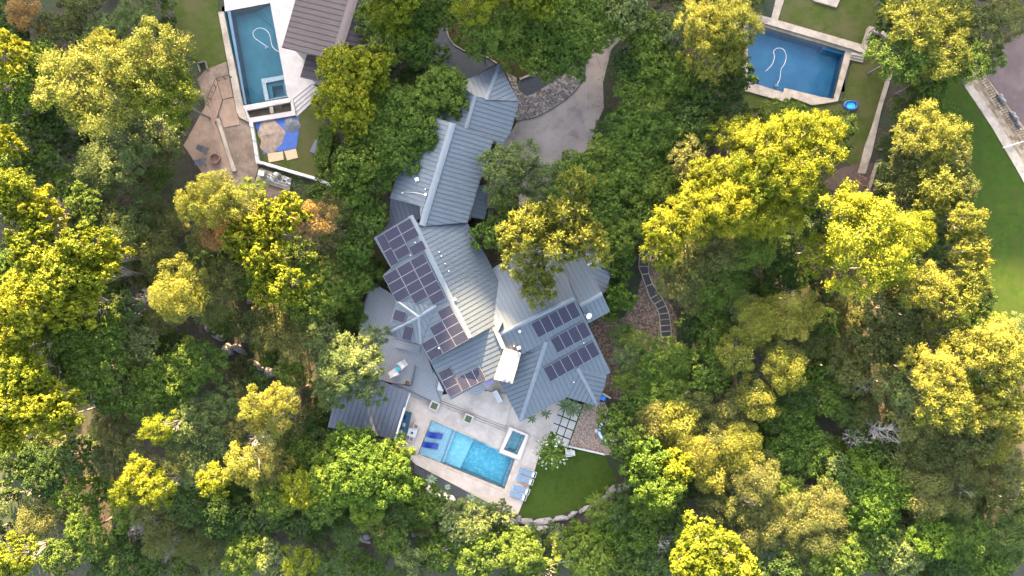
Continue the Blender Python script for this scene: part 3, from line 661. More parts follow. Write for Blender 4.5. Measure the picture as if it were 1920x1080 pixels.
def mound(name, zf, c, rx, ry, h, m, label, cat, z=.07, seed=1, n=26):
    rnd = random.Random(seed); q = zf(c)[0]; s = (zf((c[0] + rx, c[1]))[0][0] - q[0]) / S; s2 = (zf((c[0], c[1] + ry))[0][1] - q[1]) / S
    o = P(*q, z); bm = bmesh.new(); rings = []; ph = [rnd.uniform(0, 6.28) for _ in range(4)]
    for k in range(7):
        f = 1 - k / 6.5; rings.append([bm.verts.new((f * s * math.cos(t) * (1 + .16 * math.sin(3 * t + ph[0]) + .09 * math.sin(7 * t + ph[1]) + rnd.uniform(-.05, .05)), f * s2 * math.sin(t) * (1 + .12 * math.sin(2 * t + ph[2])), h * (1 - f ** 1.7) + rnd.uniform(-.06, .06) * (k > 0))) for t in [6.2832 * i / n for i in range(n)]])
    for a, b in zip(rings, rings[1:]):
        for k in range(n): bm.faces.new((a[k], a[(k + 1) % n], b[(k + 1) % n], b[k]))
    bm.faces.new(rings[-1]); ob = mesh_obj(name, bm, m); ob.location = o; smooth(ob); tag(ob, label, cat); return ob
mound('dirt_pile', z1, (505, 690), 66, 80, .26, mat('sandy_earth', (.13, .092, .068), (.22, .165, .13), 2.2, .95, bump=.8, bscale=8), 'heap of tan earth on the blue tarp', 'dirt pile')
mound('gravel_pile', z1, (612, 632), 40, 42, .3, M['grey_gravel'], 'small heap of dark grey gravel on the blue tarp', 'gravel pile', seed=3)
for q, l in ((((490, 778), (568, 766), (572, 808), (497, 822)), 'left of two tan boards lying beside the blue tarp'), (((574, 765), (634, 752), (645, 798), (590, 812)), 'right of two tan boards lying beside the blue tarp')):
    bm = bmesh.new(); prism(bm, z1(*q), .05, .10); tag(mesh_obj('board', bm, M['board']), l, 'board')
t = thing('garden_bench', 'dark grey slatted box bench on the lawn right of the tarp', 'bench', P(*z1((739, 746))[0], .05), math.atan2(-62, -28) )
for i in range(6):
    bm = bmesh.new(); box(bm, (0, -.32 + i * .13, .47), (1.6, .11, .04)); mesh_obj('slat', bm, M['roof2'], t)
bm = bmesh.new(); box(bm, (0, 0, .22), (1.5, .7, .42)); mesh_obj('bench_base', bm, M['edge'], t)
t = thing('side_table', 'small round pale teal table on the lawn by the box bench', 'table', P(*z1((783, 710))[0], .05))
bm = bmesh.new(); lathe(bm, (0, 0, .42), [(.26, 0), (.27, .03), (0, .035)], 20); mesh_obj('tabletop', bm, mat('pale_teal', (.25, .5, .48), rough=.5), t)
bm = bmesh.new(); lathe(bm, (0, 0, 0), [(.14, 0), (.05, .05), (.05, .42)], 12); mesh_obj('pedestal', bm, M['white'], t)
# fire pit and two chairs
bm = bmesh.new(); lathe(bm, (0, 0, 0), [(.60, 0), (.60, .4), (.50, .4), (.50, .08), (0, .06)], 28)
o = mesh_obj('fire_pit', bm, M['pit']); o.location = P(*z1((230, 805))[0], .06); tag(o, 'round rusty steel fire pit on the tan patio', 'fire pit')
def deck_chair(label, loc, rz, mfab):
    t = thing('lounge_chair', label, 'chair', loc, rz)
    bm = bmesh.new()
    for i in range(6): box(bm, (-.28 + i * .115, 0, .33 + i * .01), (.10, .6, .03))
    mesh_obj('seat', bm, mfab, t); bm = bmesh.new()
    for i in range(5): box(bm, (.40 + i * .075, 0, .42 + i * .09), (.03, .6, .11), ry=R(38))
    mesh_obj('backrest', bm, mfab, t)
    for sy in (-1, 1):
        bm = bmesh.new(); box(bm, (.05, sy * .35, .55), (.75, .10, .03)); mesh_obj('armrest', bm, mfab, t)
        for sx in (-.3, .38):
            bm = bmesh.new(); box(bm, (sx, sy * .34, .27), (.06, .05, .54)); mesh_obj('leg', bm, mfab, t)
    return t
cg = mat('charcoal_wood', (.05, .055, .065), (.075, .08, .09), 5, .8)
deck_chair('upper of two charcoal slatted chairs by the rusty fire pit', P(*z1((176, 762))[0], .06), R(155), cg)
deck_chair('lower of two charcoal slatted chairs by the rusty fire pit', P(*z1((168, 826))[0], .06), R(185), cg)
# pool equipment pad
sheet('equipment_pad', z1((452, 850), (612, 902), (600, 970), (430, 912)), .08, M['limestone'])
rail('fence', z1, [(430, 912), (600, 968)], .08, .6, 'low dark wooden rail below the pool pump equipment', 6, mids=2, top_r=.05, cat='fence')
t = thing('pool_equipment', 'white filter, pumps and looping pipes below the white wall', 'pool equipment', P(*z1((530, 900))[0], .08)); o = t.location
def loc(q, z): return P(*z1(q)[0], z) - o
bm = bmesh.new(); lathe(bm, loc((543, 888), .1), [(.28, 0), (.30, .1), (.30, .7), (.2, .85), (0, .9)], 18); smooth(mesh_obj('filter_tank', bm, M['white'], t))
bm = bmesh.new(); box(bm, loc((463, 878), .5), (.7, .6, .7), R(-15)); mesh_obj('heater', bm, M['white'], t)
for q in ((500, 900), (575, 905), (592, 925)):
    bm = bmesh.new(); lathe(bm, loc(q, .1), [(.14, 0), (.14, .3), (.08, .4), (0, .4)], 12); box(bm, loc((q[0] + 8, q[1] + 3), .3), (.4, .2, .2), R(-20)); mesh_obj('pump', bm, M['steel'], t)
rnd = random.Random(4)
for k, qs in enumerate([((485, 890), (560, 922), (600, 930)), ((490, 905), (530, 925), (590, 940)), ((510, 875), (505, 905), (520, 915)), ((530, 910), (555, 880), (570, 900)), ((560, 925), (575, 890), (600, 905)), ((495, 880), (540, 905), (548, 925))]):
    bm = bmesh.new(); tube(bm, [loc(q, .2 + .1 * (k % 3)) for q in qs], .05, 7); mesh_obj('pipe', bm, M['white'], t)
# side lawn at far top left
sheet('side_lawn', z1((20, -80), (240, -80), (240, 60), (268, 200), (284, 310), (180, 350), (60, 260), (25, 120)), .05, M['lawn']); built(z1((50, -80), (240, -80), (240, 60), (284, 310), (180, 340), (90, 230), (45, 120)))
bm = bmesh.new(); box(bm, (0, 0, .25), (.9, .06, .5)); box(bm, (-.45, -.5, .25), (.06, 1.0, .5)); box(bm, (.45, -.5, .25), (.06, 1.0, .5))
o = mesh_obj('timber_frame', bm, M['bark']); o.location = P(*z1((163, 320))[0], 0); o.rotation_euler[2] = R(15); tag(o, 'small weathered timber frame at the foot of the side lawn', 'planter')

# ------------------------------------------------------------------ main pool patio
patio = [(770, 735), (800, 745), (845, 745), (930, 690), (1060, 730), (1049, 766), (1029, 817), (1010, 857), (994, 909), (971, 965), (940, 958), (922, 946), (779.5, 871), (742, 834), (752, 770)]
mainpool = POOLS['main']
cop = [(807, 780), (776, 853), (948, 925.5), (975, 861)]
sheet('patio', patio, 0.10, M['concrete'], hole=[(807, 780), (938, 843.2), (955.5, 800), (991.6, 815.4), (975, 861), (948, 925.5), (776, 853)], z0=-.5); built(patio)
mp = thing('swimming_pool', 'rectangular turquoise pool with a shallow shelf and square spa, centre patio', 'swimming pool', (0, 0, 0))
px_box('coping', [(807, 780), (776, 853), (948, 925.5), (975, 861), (966, 858), (935.6, 848), (938, 843)], -.5, .13, M['coping'], mp, hole=[(808.5, 787), (783.5, 851.5), (946, 917), (965.4, 861.5), (935.2, 849.2), (937.5, 844.5)])
basin(mp, mainpool, .10, 1.7, M['pool_deep'], M['pool_tile'])
waterplane(mp, mainpool, 0.0, M['water'])
px_box('shelf', z7((238, 528), (436, 605), (322, 920), (118, 852)), -1.55, -.22, M['pool_shelf'], mp)
px_box('shelf_step', z7((436, 605), (468, 618), (350, 935), (322, 920)), -1.55, -.55, M['pool_shelf'], mp)
px_box('tile_stripe', z7((444, 608), (449, 610), (330, 923), (325, 921)), -1.5, -.54, mat('stripe', (.05, .2, .3), rough=.4), mp)
px_box('shallow_floor', z7((468, 618), (640, 685), (500, 985), (350, 935)), -1.55, -1.15, M['pool_light'], mp)
px_box('bench', z7((975, 880), (1012, 888), (915, 1165), (880, 1150)), -1.55, -.35, M['pool_tile'], mp)
px_box('entry_step', z7((750, 735), (870, 782), (855, 815), (740, 765)), -1.55, -.35, M['pool_light'], mp)
spa = thing('spa', 'square raised spa with white stone rim at the corner of the turquoise pool', 'spa', (0, 0, 0))
so = z7((960, 590), (1137, 665), (1056, 897), (862, 825)); si = z7((990, 625), (1105, 672), (1030, 850), (905, 800))
px_box('spa_rim', so, -1.4, .42, mat('spa_stone', (.38, .32, .27), (.43, .37, .32), 2.0, .8), spa, hole=si)
px_box('spa_bench', si, -1.3, -.05, M['pool_tile'], spa, hole=z7((1010, 655), (1070, 678), (1010, 825), (945, 800)))
px_box('spa_floor', si, -1.45, -1.25, M['pool_light'], spa); waterplane(spa, si, .32, M['water_calm'])
# shallow steps across the patio, planters on them
for i in range(3):
    y = i * 17
    o = sheet('patio_step', z7((300, 352 - y), (545, 452 - y), (915, 605 - y), (935, 560 - y), (1000, 300), (600, 240), (330, 300)), 0.16 + .06 * i, M['concrete'], z0=-.2)
for i in range(3): sheet('patio_step', z7((1150, 665 - 0 + i * 22), (1225, 700 + i * 16), (1218, 716 + i * 16), (1143, 681 + i * 22)), 0.16, M['concrete'], z0=-.2)
jm = mat('step_shade_and_joint', (.22, .185, .16), rough=.9)  # step-edge strips paint in the shade of the risers; the rest are joints
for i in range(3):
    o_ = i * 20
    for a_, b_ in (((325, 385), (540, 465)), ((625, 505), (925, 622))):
        sheet('patio_shade_joint', strip(z7((a_[0] + i * 6, a_[1] - o_ + 12), (b_[0] + i * 6, b_[1] - o_ + 12)), .4), .165 + .06 * i, jm, z0=.0)
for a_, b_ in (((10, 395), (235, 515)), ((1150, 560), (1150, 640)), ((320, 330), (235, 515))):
    sheet('patio_shade_joint', strip(z7(a_, b_), .3), .106, jm, z0=.0)
def planter(q, label):
    t = thing('planter', label, 'planter', P(*q, .2), R(-22))
    bm = bmesh.new(); wprism(bm, [(-.55, -.55), (.55, -.55), (.55, .55), (-.55, .55)], 0, .45, hole=[(-.36, -.36), (.36, -.36), (.36, .36), (-.36, .36)]); mesh_obj('planter_box', bm, M['concrete'], t)
    bm = bmesh.new(); box(bm, (0, 0, .33), (.70, .70, .1)); mesh_obj('soil', bm, M['green_fabric'], t)
    return t
planter(z7((270, 393))[0], 'square pale stone planter beside the deck corner'); planter(z7((582, 512))[0], 'square pale stone planter on the steps above the turquoise pool')
# floating loungers
def float_mesh():
    bm = bmesh.new(); n = 14; rows = []
    for i in range(n + 1):
        x = -.9 + 1.8 * i / n; zc = .10 * math.sin(x * 3.4 + .6) + .08; yo = .10 * math.sin(x * 2.2)
        rows.append([bm.verts.new((x, yo + s * .34, zc + dz)) for s, dz in ((-1, .05), (0, .07), (1, .05), (1, -.05), (0, -.05), (-1, -.05))])
    for a, b in zip(rows, rows[1:]):
        for k in range(6): bm.faces.new((a[k], a[(k + 1) % 6], b[(k + 1) % 6], b[k]))
    bm.faces.new(rows[0]); bm.faces.new(rows[-1][::-1])
    return bm
fl = mesh_obj('pool_lounger', float_mesh(), M['blue']); fl.location = P(*z7((272, 668))[0], 0); fl.rotation_euler[2] = R(-16); tag(fl, 'upper of two royal blue loungers on the shallow pool shelf', 'pool lounger', 'blue loungers in the pool')
f2 = fl.copy(); COL.objects.link(f2); f2.location = P(*z7((230, 760))[0], 0); f2['label'] = 'lower of two royal blue loungers on the shallow pool shelf'
# patio loungers
def lounger(label, loc, rz):
    t = thing('sun_lounger', label, 'sun lounger', loc, rz, 'sun loungers in a row by the turquoise pool')
    bm = bmesh.new()
    for i, (x, l) in enumerate(((-.72, .44), (-.26, .44), (.20, .44))): box(bm, (x, 0, .36), (l, .62, .09))
    mesh_obj('mattress', bm, M['sling'], t)
    bm = bmesh.new(); box(bm, (.66, 0, .50), (.5, .62, .08), ry=R(-32)); mesh_obj('backrest', bm, M['sling'], t)
    bm = bmesh.new(); box(bm, (.72, 0, .60), (.24, .58, .07), ry=R(-32)); mesh_obj('pillow', bm, M['white'], t)
    bm = bmesh.new()
    for sy in (-.34, .34): tube(bm, [(-.95, sy, .3), (.45, sy, .3), (1.05, sy, .48)], .03, 6)
    tube(bm, [(1.05, -.34, .48), (1.05, .34, .48)], .03, 6); tube(bm, [(-.95, -.34, .3), (-.95, .34, .3)], .03, 6); mesh_obj('frame', bm, M['white'], t)
    for sx in (-.85, .6):
        for sy in (-.33, .33):
            bm = bmesh.new(); box(bm, (sx, sy, .15), (.05, .05, .3)); mesh_obj('leg', bm, M['white'], t)
    return t
names = ['topmost of four blue sun loungers by the turquoise pool', 'second from the top of four blue sun loungers', 'third from the top of four blue sun loungers, below the small side table', 'bottommost of four blue sun loungers, nearest the stone wall']
l0 = None
for q, nme in zip(((1037, 183), (1015, 240), (986, 315), (962, 362)), names):
    pp = P(*z8(q)[0], .10)
    if l0 is None: l0 = lounger(nme, pp, R(-19))
    else: dup(l0, pp, R(-19), nme)
t = thing('side_table', 'small brown side table between the blue sun loungers', 'table', P(*z8((1022, 280))[0], .10), R(-19))
bm = bmesh.new(); box(bm, (0, 0, .42), (.5, .42, .04)); mesh_obj('tabletop', bm, M['pit'], t)
for sx in (-.2, .2):
    for sy in (-.16, .16): bm = bmesh.new(); box(bm, (sx, sy, .2), (.04, .04, .4)); mesh_obj('leg', bm, M['black'], t)
# sofa, table and stools
t = thing('outdoor_sofa', 'L shaped teal outdoor sofa along the slate blue roofed building', 'sofa', (0, 0, 0))
px_box('seat', z6((690, 725), (712, 730), (655, 968), (600, 948), (640, 790)), .1, .48, M['teal'], t); px_box('backrest', z6((632, 712), (650, 716), (596, 950), (582, 940)), .1, .88, M['teal'], t)
px_box('chaise', z6((652, 712), (712, 728), (697, 790), (640, 775)), .1, .47, M['teal'], t)
for q, l in (((652, 815), 'w'), ((629, 870), 'w'), ((605, 925), 'w'), ((660, 757), 'b')):
    bm = bmesh.new(); c = P(*z6(q)[0], .75); box(bm, c, (.42, .42, .12), R(-15), ry=R(-35)); bmesh.ops.bevel(bm, geom=bm.edges[:], offset=.04, segments=2, affect='EDGES'); mesh_obj('cushion', bm, M['white'] if l == 'w' else M['blue'], t)
px_box('throw', z6((583, 935), (600, 945), (600, 968), (578, 958)), .1, .6, M['dark'], t)
t = thing('outdoor_table', 'square white table with a dark centre piece in front of the teal sofa', 'table', P(*z6((722, 872))[0], .10), R(-14))
bm = bmesh.new(); box(bm, (0, 0, .44), (1.02, .92, .05)); mesh_obj('tabletop', bm, M['white'], t)
bm = bmesh.new(); box(bm, (0, 0, .21), (.7, .6, .40)); mesh_obj('base', bm, M['white'], t)
bm = bmesh.new(); lathe(bm, (0, 0, .47), [(.12, 0), (.14, .1), (.05, .1), (0, .04)], 14); mesh_obj('centre_bowl', bm, M['black'], t)
def stool(q, label):
    t = thing('stool', label, 'stool', P(*q, .10), R(-14)); bm = bmesh.new(); box(bm, (0, 0, .42), (.46, .46, .06)); mesh_obj('seat', bm, M['pit'], t)
    for s in ((-1, 0, .06, .58), (1, 0, .06, .58), (0, -1, .46, .06), (0, 1, .46, .06)):
        bm = bmesh.new(); box(bm, (s[0] * .26, s[1] * .26, .24), (s[2], s[3] if s[0] else .06, .48)); mesh_obj('side_panel', bm, M['white'], t)
stool(z6((750, 822))[0], 'white rimmed brown stool above the square white table'); stool(z6((716, 921))[0], 'white rimmed brown stool below the square white table')
t = thing('fire_table', 'long white fire table standing by the roof edge on the patio', 'fire table', P(*z7((850, 305))[0], .28), R(-62))
bm = bmesh.new(); wprism(bm, [(-.75, -.28), (.75, -.28), (.75, .28), (-.75, .28)], 0, .55, hole=[(-.5, -.1), (.5, -.1), (.5, .1), (-.5, .1)]); mesh_obj('table_frame', bm, M['white'], t)
bm = bmesh.new(); box(bm, (0, 0, .44), (.99, .19, .1)); mesh_obj('burner', bm, M['steel'], t)
# deck
dk = thing('wooden_deck', 'blue grey board deck wrapped round the west side of the house', 'deck', (0, 0, 0))
built([(694, 530), (745, 560), (727, 628), (790, 648), (850, 760), (800, 760), (735, 720), (672, 640)])
px_box('deck_floor', [(694, 526), (748, 560), (735, 630), (795, 650), (812, 700), (778, 686), (769, 722), (735, 718), (668, 700), (672, 620)], -.6, 1.0, M['deck'], dk)
px_box('lower_deck', z6((745, 350), (880, 385), (930, 480), (905, 545), (940, 640), (870, 638), (550, 520), (560, 490), (700, 515)), -.4, .62, M['deck2'], dk)
px_box('deck_step', z6((900, 545), (960, 550), (935, 645), (880, 630)), -.4, .38, M['deck2'], dk)
px_box('deck_bench', z6((580, 150), (785, 195), (770, 260), (580, 210)), .9, 1.35, M['deck2'], dk)
px_box('deck_edge', z6((738, 350), (746, 352), (712, 518), (702, 515)), .5, 1.12, M['roof2'], dk)
px_box('deck_edge', z6((556, 492), (562, 488), (870, 628), (866, 640)), -.3, .66, M['roof2'], dk)
px_box('deck_edge', z4((55, 600), (62, 604), (5, 770), (-4, 768)), -.6, 1.1, M['roof2'], dk)
bm = bmesh.new(); prism(bm, z6((925, 475), (962, 555), (910, 545)), .3, .95); tag(mesh_obj('storage_box', bm, M['white']), 'white wedge shaped box between the deck and the roof corner', 'storage box')
def butterfly(label, q, rz):
    t = thing('lounge_chair', label, 'chair', P(*q, 1.0), rz)
    bm = bmesh.new(); n = 7; g = []
    for i in range(n):
        for j in range(n):
            u = i / (n - 1) * 2 - 1; v = j / (n - 1) * 2 - 1
            g.append(bm.verts.new((u * .5 * (1 + .15 * v * v), v * .42 * (1 - .15 * u), .36 + .45 * max(u, 0) ** 1.5 + .12 * v * v)))
    for i in range(n - 1):
        for j in range(n - 1): bm.faces.new((g[i * n + j], g[(i + 1) * n + j], g[(i + 1) * n + j + 1], g[i * n + j + 1]))
    o = smooth(mesh_obj('seat', bm, M['white'], t)); o.modifiers.new('s', 'SOLIDIFY').thickness = .03
    for sy in (-1, 1):
        bm = bmesh.new(); tube(bm, [(-.4, sy * .3, 0), (.35, sy * .34, .7)], .015, 5); tube(bm, [(.3, sy * .3, 0), (-.42, sy * .36, .45)], .015, 5); mesh_obj('leg', bm, M['steel'], t)
butterfly('upper right white lounge chair on the grey deck', z6((648, 342))[0], R(35)); butterfly('lower left white lounge chair on the grey deck', z6((580, 410))[0], R(205))
t = thing('side_table', 'small round turquoise table between the white deck chairs', 'table', P(*z6((610, 377))[0], 1.0)); bm = bmesh.new(); lathe(bm, (0, 0, .45), [(.25, 0), (.26, .04), (0, .045)], 20); mesh_obj('tabletop', bm, M['turq'], t)
bm = bmesh.new(); lathe(bm, (0, 0, 0), [(.16, 0), (.05, .05), (.05, .45)], 12); mesh_obj('pedestal', bm, M['white'], t)
# paver grid, gravel court, turf
grid0 = z9((592, 225), (838, 200), (683, 625), (478, 520))
grid_poly = z9((600, 200), (842, 190), (683, 628), (476, 522))
sheet('paver_turf', grid_poly, 0.07, M['lawn_turf']); built(grid_poly)
pv = thing('paver_grid', 'white square pavers in a grid with grass joints beside the gravel court', 'pavers', (0, 0, 0))
O = (838, 195); Uc = (-71.5, -27 + 8); Vc = (-31, 88)
O = (826, 210); Uc = (-72, -28); Vc = (-31.5, 88)
for i in range(3):
    for j in range(5):
        a = (O[0] + Uc[0] * i + Vc[0] * j, O[1] + Uc[1] * i + Vc[1] * j); g = .065
        cs = [(a[0] + Uc[0] * u + Vc[0] * v, a[1] + Uc[1] * u + Vc[1] * v) for u, v in ((g, g), (1 - g, g), (1 - g, 1 - g), (g, 1 - g))]
        if j == 4 and i == 2: continue
        px_box('paver', z9(*cs), -.05, .11, M['white_stone'], pv)
gv = z9((835, 195), (1045, 180), (1120, 330), (1120, 720), (1030, 720), (683, 628)); sheet('gravel_court', gv, .06, M['gravel']); built(gv)
bm = bmesh.new(); prism(bm, z9((672, 624), (1045, 706), (1043, 722), (668, 638)), -.2, .30); tag(mesh_obj('garden_wall', bm, M['white']), 'thin white kerb wall between the gravel court and the turf', 'low wall')
bm = bmesh.new(); prism(bm, z9((1028, 92), (1110, 140), (1104, 152), (1024, 105)), -.2, .5); tag(mesh_obj('garden_wall', bm, M['white']), 'short white wall above the blue tub at the east roof tip', 'low wall')
bm = bmesh.new(); prism(bm, z9((1020, 115), (1062, 135), (1045, 172), (1005, 160)), .06, .5); tag(mesh_obj('storage_tub', bm, mat('blue_tub', (.01, .16, .55), rough=.4)), 'bright blue tub beside the east roof tip and short white wall', 'tub')
turf = z9((683, 632), (1043, 720)) + z8((1740, 255), (1650, 345), (1540, 425), (1420, 485), (1250, 535), (1080, 552), (990, 545), (965, 520)) + [(994, 909), (1010, 857), (1029, 817)]
sheet('turf_lawn', turf, .09, M['lawn_turf'], z0=-1.0); built(turf)
tr = thing('trampoline', 'round trampoline with pale blue rim half hidden under the tree', 'trampoline', P(*z9((1085, 465))[0], .06))
bm = bmesh.new(); lathe(bm, (0, 0, .5), [(1.02, .04), (1.28, .05), (1.30, .02), (1.28, -.02), (1.02, -.01)], 40, caps=False); mesh_obj('rim_pad', bm, mat('pale_blue', (.36, .46, .66), rough=.5), tr)
bm = bmesh.new(); lathe(bm, (0, 0, .5), [(1.03, -.005), (1.03, .01), (0, .012)], 40); mesh_obj('mat', bm, M['dark'], tr)
for k in range(6):
    bm = bmesh.new(); a = k * math.pi / 3; tube(bm, [(1.2 * math.cos(a), 1.2 * math.sin(a), 0), (1.2 * math.cos(a), 1.2 * math.sin(a), .5)], .03, 6); mesh_obj('leg', bm, M['steel'], tr)
t = thing('step_stool', 'tiny white step stool touching the trampoline rim', 'stool', P(*z9((957, 470))[0], .06)); bm = bmesh.new(); box(bm, (0, 0, .28), (.3, .35, .04)); mesh_obj('seat', bm, M['white'], t)
for sy in (-.15, .15): bm = bmesh.new(); box(bm, (0, sy, .13), (.28, .03, .26)); mesh_obj('leg', bm, M['white'], t)
deck_chair('white slatted garden chair on the turf beside the flowering tree', P(*z9((676, 690))[0], .09), R(5), M['white'])
# boulders
def rock(name, q, l, wd, rz, h, label, seed, m=None, z=None):
    rnd = random.Random(seed); bm = bmesh.new(); bmesh.ops.create_icosphere(bm, subdivisions=3, radius=1)
    ph = [Vector((rnd.gauss(0, 1), rnd.gauss(0, 1), rnd.gauss(0, 1))).normalized() for _ in range(9)]; dd = [rnd.uniform(.62, .85) for _ in ph]
    for v in bm.verts:
        for pvec, d in zip(ph, dd):
            k = v.co.dot(pvec)
            if k > d: v.co -= pvec * (k - d)
        v.co += v.co.normalized() * (.03 * math.sin(9 * v.co.x + seed) + .03 * math.sin(11 * v.co.y))
        v.co = Vector((v.co.x * l / 2 / .85, v.co.y * wd / 2 / .85, v.co.z * h / .8))
    o = mesh_obj(name, bm, m or M['rock']); p = P(*q, 0); gz_ = float(ground_h(p.x, p.y)) if z is None else z
    p = P(*q, gz_); o.location = (p.x, p.y, gz_); o.rotation_euler[2] = rz; tag(o, label, 'rock'); return o
ST = [((920, 582), 95, 52, 5), ((972, 550), 42, 50, 0), ((1032, 580), 92, 62, 0), ((1157, 572), 158, 46, 8), ((1300, 548), 122, 42, 10), ((1394, 514), 72, 44, 25), ((1498, 470), 104, 36, 30), ((1570, 436), 66, 40, 25), ((1632, 396), 72, 42, 42), ((1692, 332), 96, 50, 38), ((1782, 305), 92, 70, 20), ((1705, 372), 62, 40, -30), ((1795, 378), 60, 40, -20)]
ordn = ['leftmost pale stone', 'small upright stone', 'squarish stone', 'longest flat stone', 'second long flat stone', 'short blocky stone', 'slim long stone', 'small stone past the slim one', 'short stone before the tall pair', 'broad stone near the right end', 'big corner stone', 'loose stone below the right end', 'detached stone furthest right']
for i, ((q, l, wd, a), nm) in enumerate(zip(ST, ordn)):
    o = rock('boulder', z8(q)[0], l * 1.3 / 4.174 / S, wd * 1.12 / 4.174 / S, R(a), .42, nm + ' of the curved wall edging the turf', 20 + i, M['rock'], z=-.12); o['group'] = 'stones of the curved turf wall'
for i, (q, l, wd, a, nm) in enumerate([((345, 355), 190, 75, -32, 'long pale boulder beside the slate bed'), ((440, 395), 70, 50, -30, 'small pale boulder at the end of the long one'), ((400, 435), 80, 60, 20, 'squarish boulder below the slate bed'), ((238, 280), 50, 70, 0, 'narrow pale boulder left of the long pale one'), ((190, 270), 50, 45, 0, 'small rounded boulder at the left end of the slate bed'), ((790, 650), 90, 80, 10, 'dark rough boulder below the flower bush by the patio corner'), ((1040, 632), 110, 40, -5, 'low rock just under the squarish wall stone'), ((1150, 620), 110, 36, 4, 'flat rock just under the longest wall stone'), ((150, 672), 40, 30, 0, 'single grey rock in the scrub lower left of the pool'), ((20, 650), 70, 60, 20, 'grey rock cluster piece left in the scrub below the big green tree')]):
    rock('boulder', z8(q)[0], l / 4.174 / S, wd / 4.174 / S, R(a), .6, nm, 60 + i, mat('pale_rock', (.40, .35, .31), (.55, .50, .45), 1.5, .9, bump=.8, bscale=5) if i < 5 else M['rock'])
zc = Z(400, 540, 4.0)
for i, (q, l, wd, a, nm) in enumerate([((45, 345), 120, 80, -40, 'angular grey boulder at the upper end of the wooded rock line'), ((105, 470), 105, 110, 20, 'largest flat grey boulder in the wooded rock line'), ((190, 455), 90, 60, -20, 'middle boulder right of the largest flat grey one'), ((225, 480), 70, 40, -30, 'small boulder joining the rock line near its middle'), ((315, 575), 170, 50, -25, 'long curved grey ledge in the wooded rock line'), ((420, 635), 90, 70, -30, 'brownish boulder at the lower end of the wooded rock line'), ((-30, 300), 60, 40, -60, 'small boulder at the top of the wooded rock line'), ((270, 105), 26, 26, 0, 'tiny white rock in the trees above the rock line'), ((240, 380), 40, 80, 0, 'tall narrow rock right of the angular grey boulder')]):
    rock('boulder', zc(q)[0], l / 4 / S, wd / 4 / S, R(a), .8, nm, 90 + i)
zb = Z(400, 810, 4.0)
for i, (q, l, wd, a, nm) in enumerate([((1150, 785), 60, 50, 0, 'round pale rock in the scrub at bottom centre'), ((1130, 805), 120, 36, -35, 'long brown rock beside the round pale one at bottom centre'), ((1280, 890), 70, 60, 10, 'pale rock further right in the bottom centre scrub'), ((1240, 640), 90, 60, -20, 'grey rock just below the big lime green tree'), ((1510, 765), 50, 36, 0, 'small light rock in the scrub right of the lime green tree'), ((1380, 740), 80, 50, -30, 'mid grey rock between scrub bushes below the slate bed')]):
    rock('boulder', zb(q)[0], l / 4 / S, wd / 4 / S, R(a), .5, nm, 120 + i)
sheet('slate_bed', z8((150, 125), (180, 150), (760, 442), (745, 490), (520, 420), (330, 310), (150, 190)), .08, M['slate_bed'], z0=-.6); built(z8((150, 125), (760, 442), (740, 480), (330, 300), (150, 180)))
# curved step path east of the house
zs = z5
EL = [((1165, 75), (1205, 60)), ((1160, 110), (1215, 100)), ((1150, 150), (1220, 148)), ((1143, 215), (1208, 213)), ((1165, 270), (1212, 262)), ((1192, 350), (1237, 332)), ((1222, 432), (1282, 397)), ((1250, 468), (1306, 436)), ((1270, 503), (1328, 480)), ((1281, 537), (1346, 528)), ((1286, 576), (1354, 570)), ((1290, 616), (1360, 610)), ((1293, 656), (1362, 650)), ((1296, 692), (1364, 690))]
sp = thing('step_path', 'curved flight of dark gravel steps edged with pale bars east of the house', 'steps', (0, 0, 0))
for i, ((a, b), (c, d)) in enumerate(zip(EL, EL[1:])):
    px_box('tread', zs(a, b, d, c), -.3, .14, M['dark'], sp)
for i, (a, b) in enumerate(EL):
    px_box('step_bar', strip(zs(a, b), 1.6), -.3, .22, M['steel'] if False else M['limestone'], sp)
for sd_ in (0, 1):
    px_box('side_bar', strip(zs(*[e[sd_] for e in EL]), 1.6), -.3, .20, M['limestone'], sp)
built(zs(*([e[0] for e in EL] + [e[1] for e in EL[::-1]])))
sheet('mulch_bed', z5((800, 560), (950, 520), (1010, 600), (1130, 430), (1160, 300), (1230, 140), (1300, 260), (1340, 420), (1400, 560), (1400, 800), (1150, 1150), (900, 1090), (925, 950), (870, 800)), .03, M['mulch'])
# north garden and drive
drive = z2((1000, 235), (1100, 150), (1140, 190), (1095, 240), (1055, 400), (1060, 520), (1020, 610), (1000, 700), (900, 800), (780, 990), (720, 1005), (540, 1008), (480, 1010), (520, 820), (560, 700), (610, 640), (648, 580), (720, 570), (800, 530), (880, 475), (955, 390), (972, 310))
sheet('driveway', drive, .05, M['drive']); built(z2((640, 375), (655, 440), (690, 462), (650, 580), (720, 570), (972, 310), (930, 300), (775, 332))); built(z2((1000, 235), (1100, 230), (1055, 400), (1020, 610), (1000, 700), (900, 800), (780, 990), (540, 1008), (600, 640), (648, 580), (880, 475), (972, 310)))
for i, pl in enumerate([[(800, 530), (805, 690)], [(975, 380), (975, 560), (880, 640), (805, 690)], [(955, 382), (1045, 376)], [(1020, 250), (1045, 330)], [(650, 582), (650, 640)], [(890, 650), (940, 660)], [(645, 890), (645, 1000)]]):
    sheet('drive_joint', strip(z2(*pl), 1.0), .056, mat('joint', (.21, .185, .17), rough=.9) if i < 3 else M['flag'], z0=.03)
sheet('pebble_bed', z2((585, 340), (640, 375), (640, 400), (655, 440), (690, 462), (720, 452), (850, 372), (930, 322), (972, 308), (955, 390), (880, 475), (800, 530), (720, 570), (640, 582), (630, 560), (650, 495)), .06, M['pebble'], z0=.0)
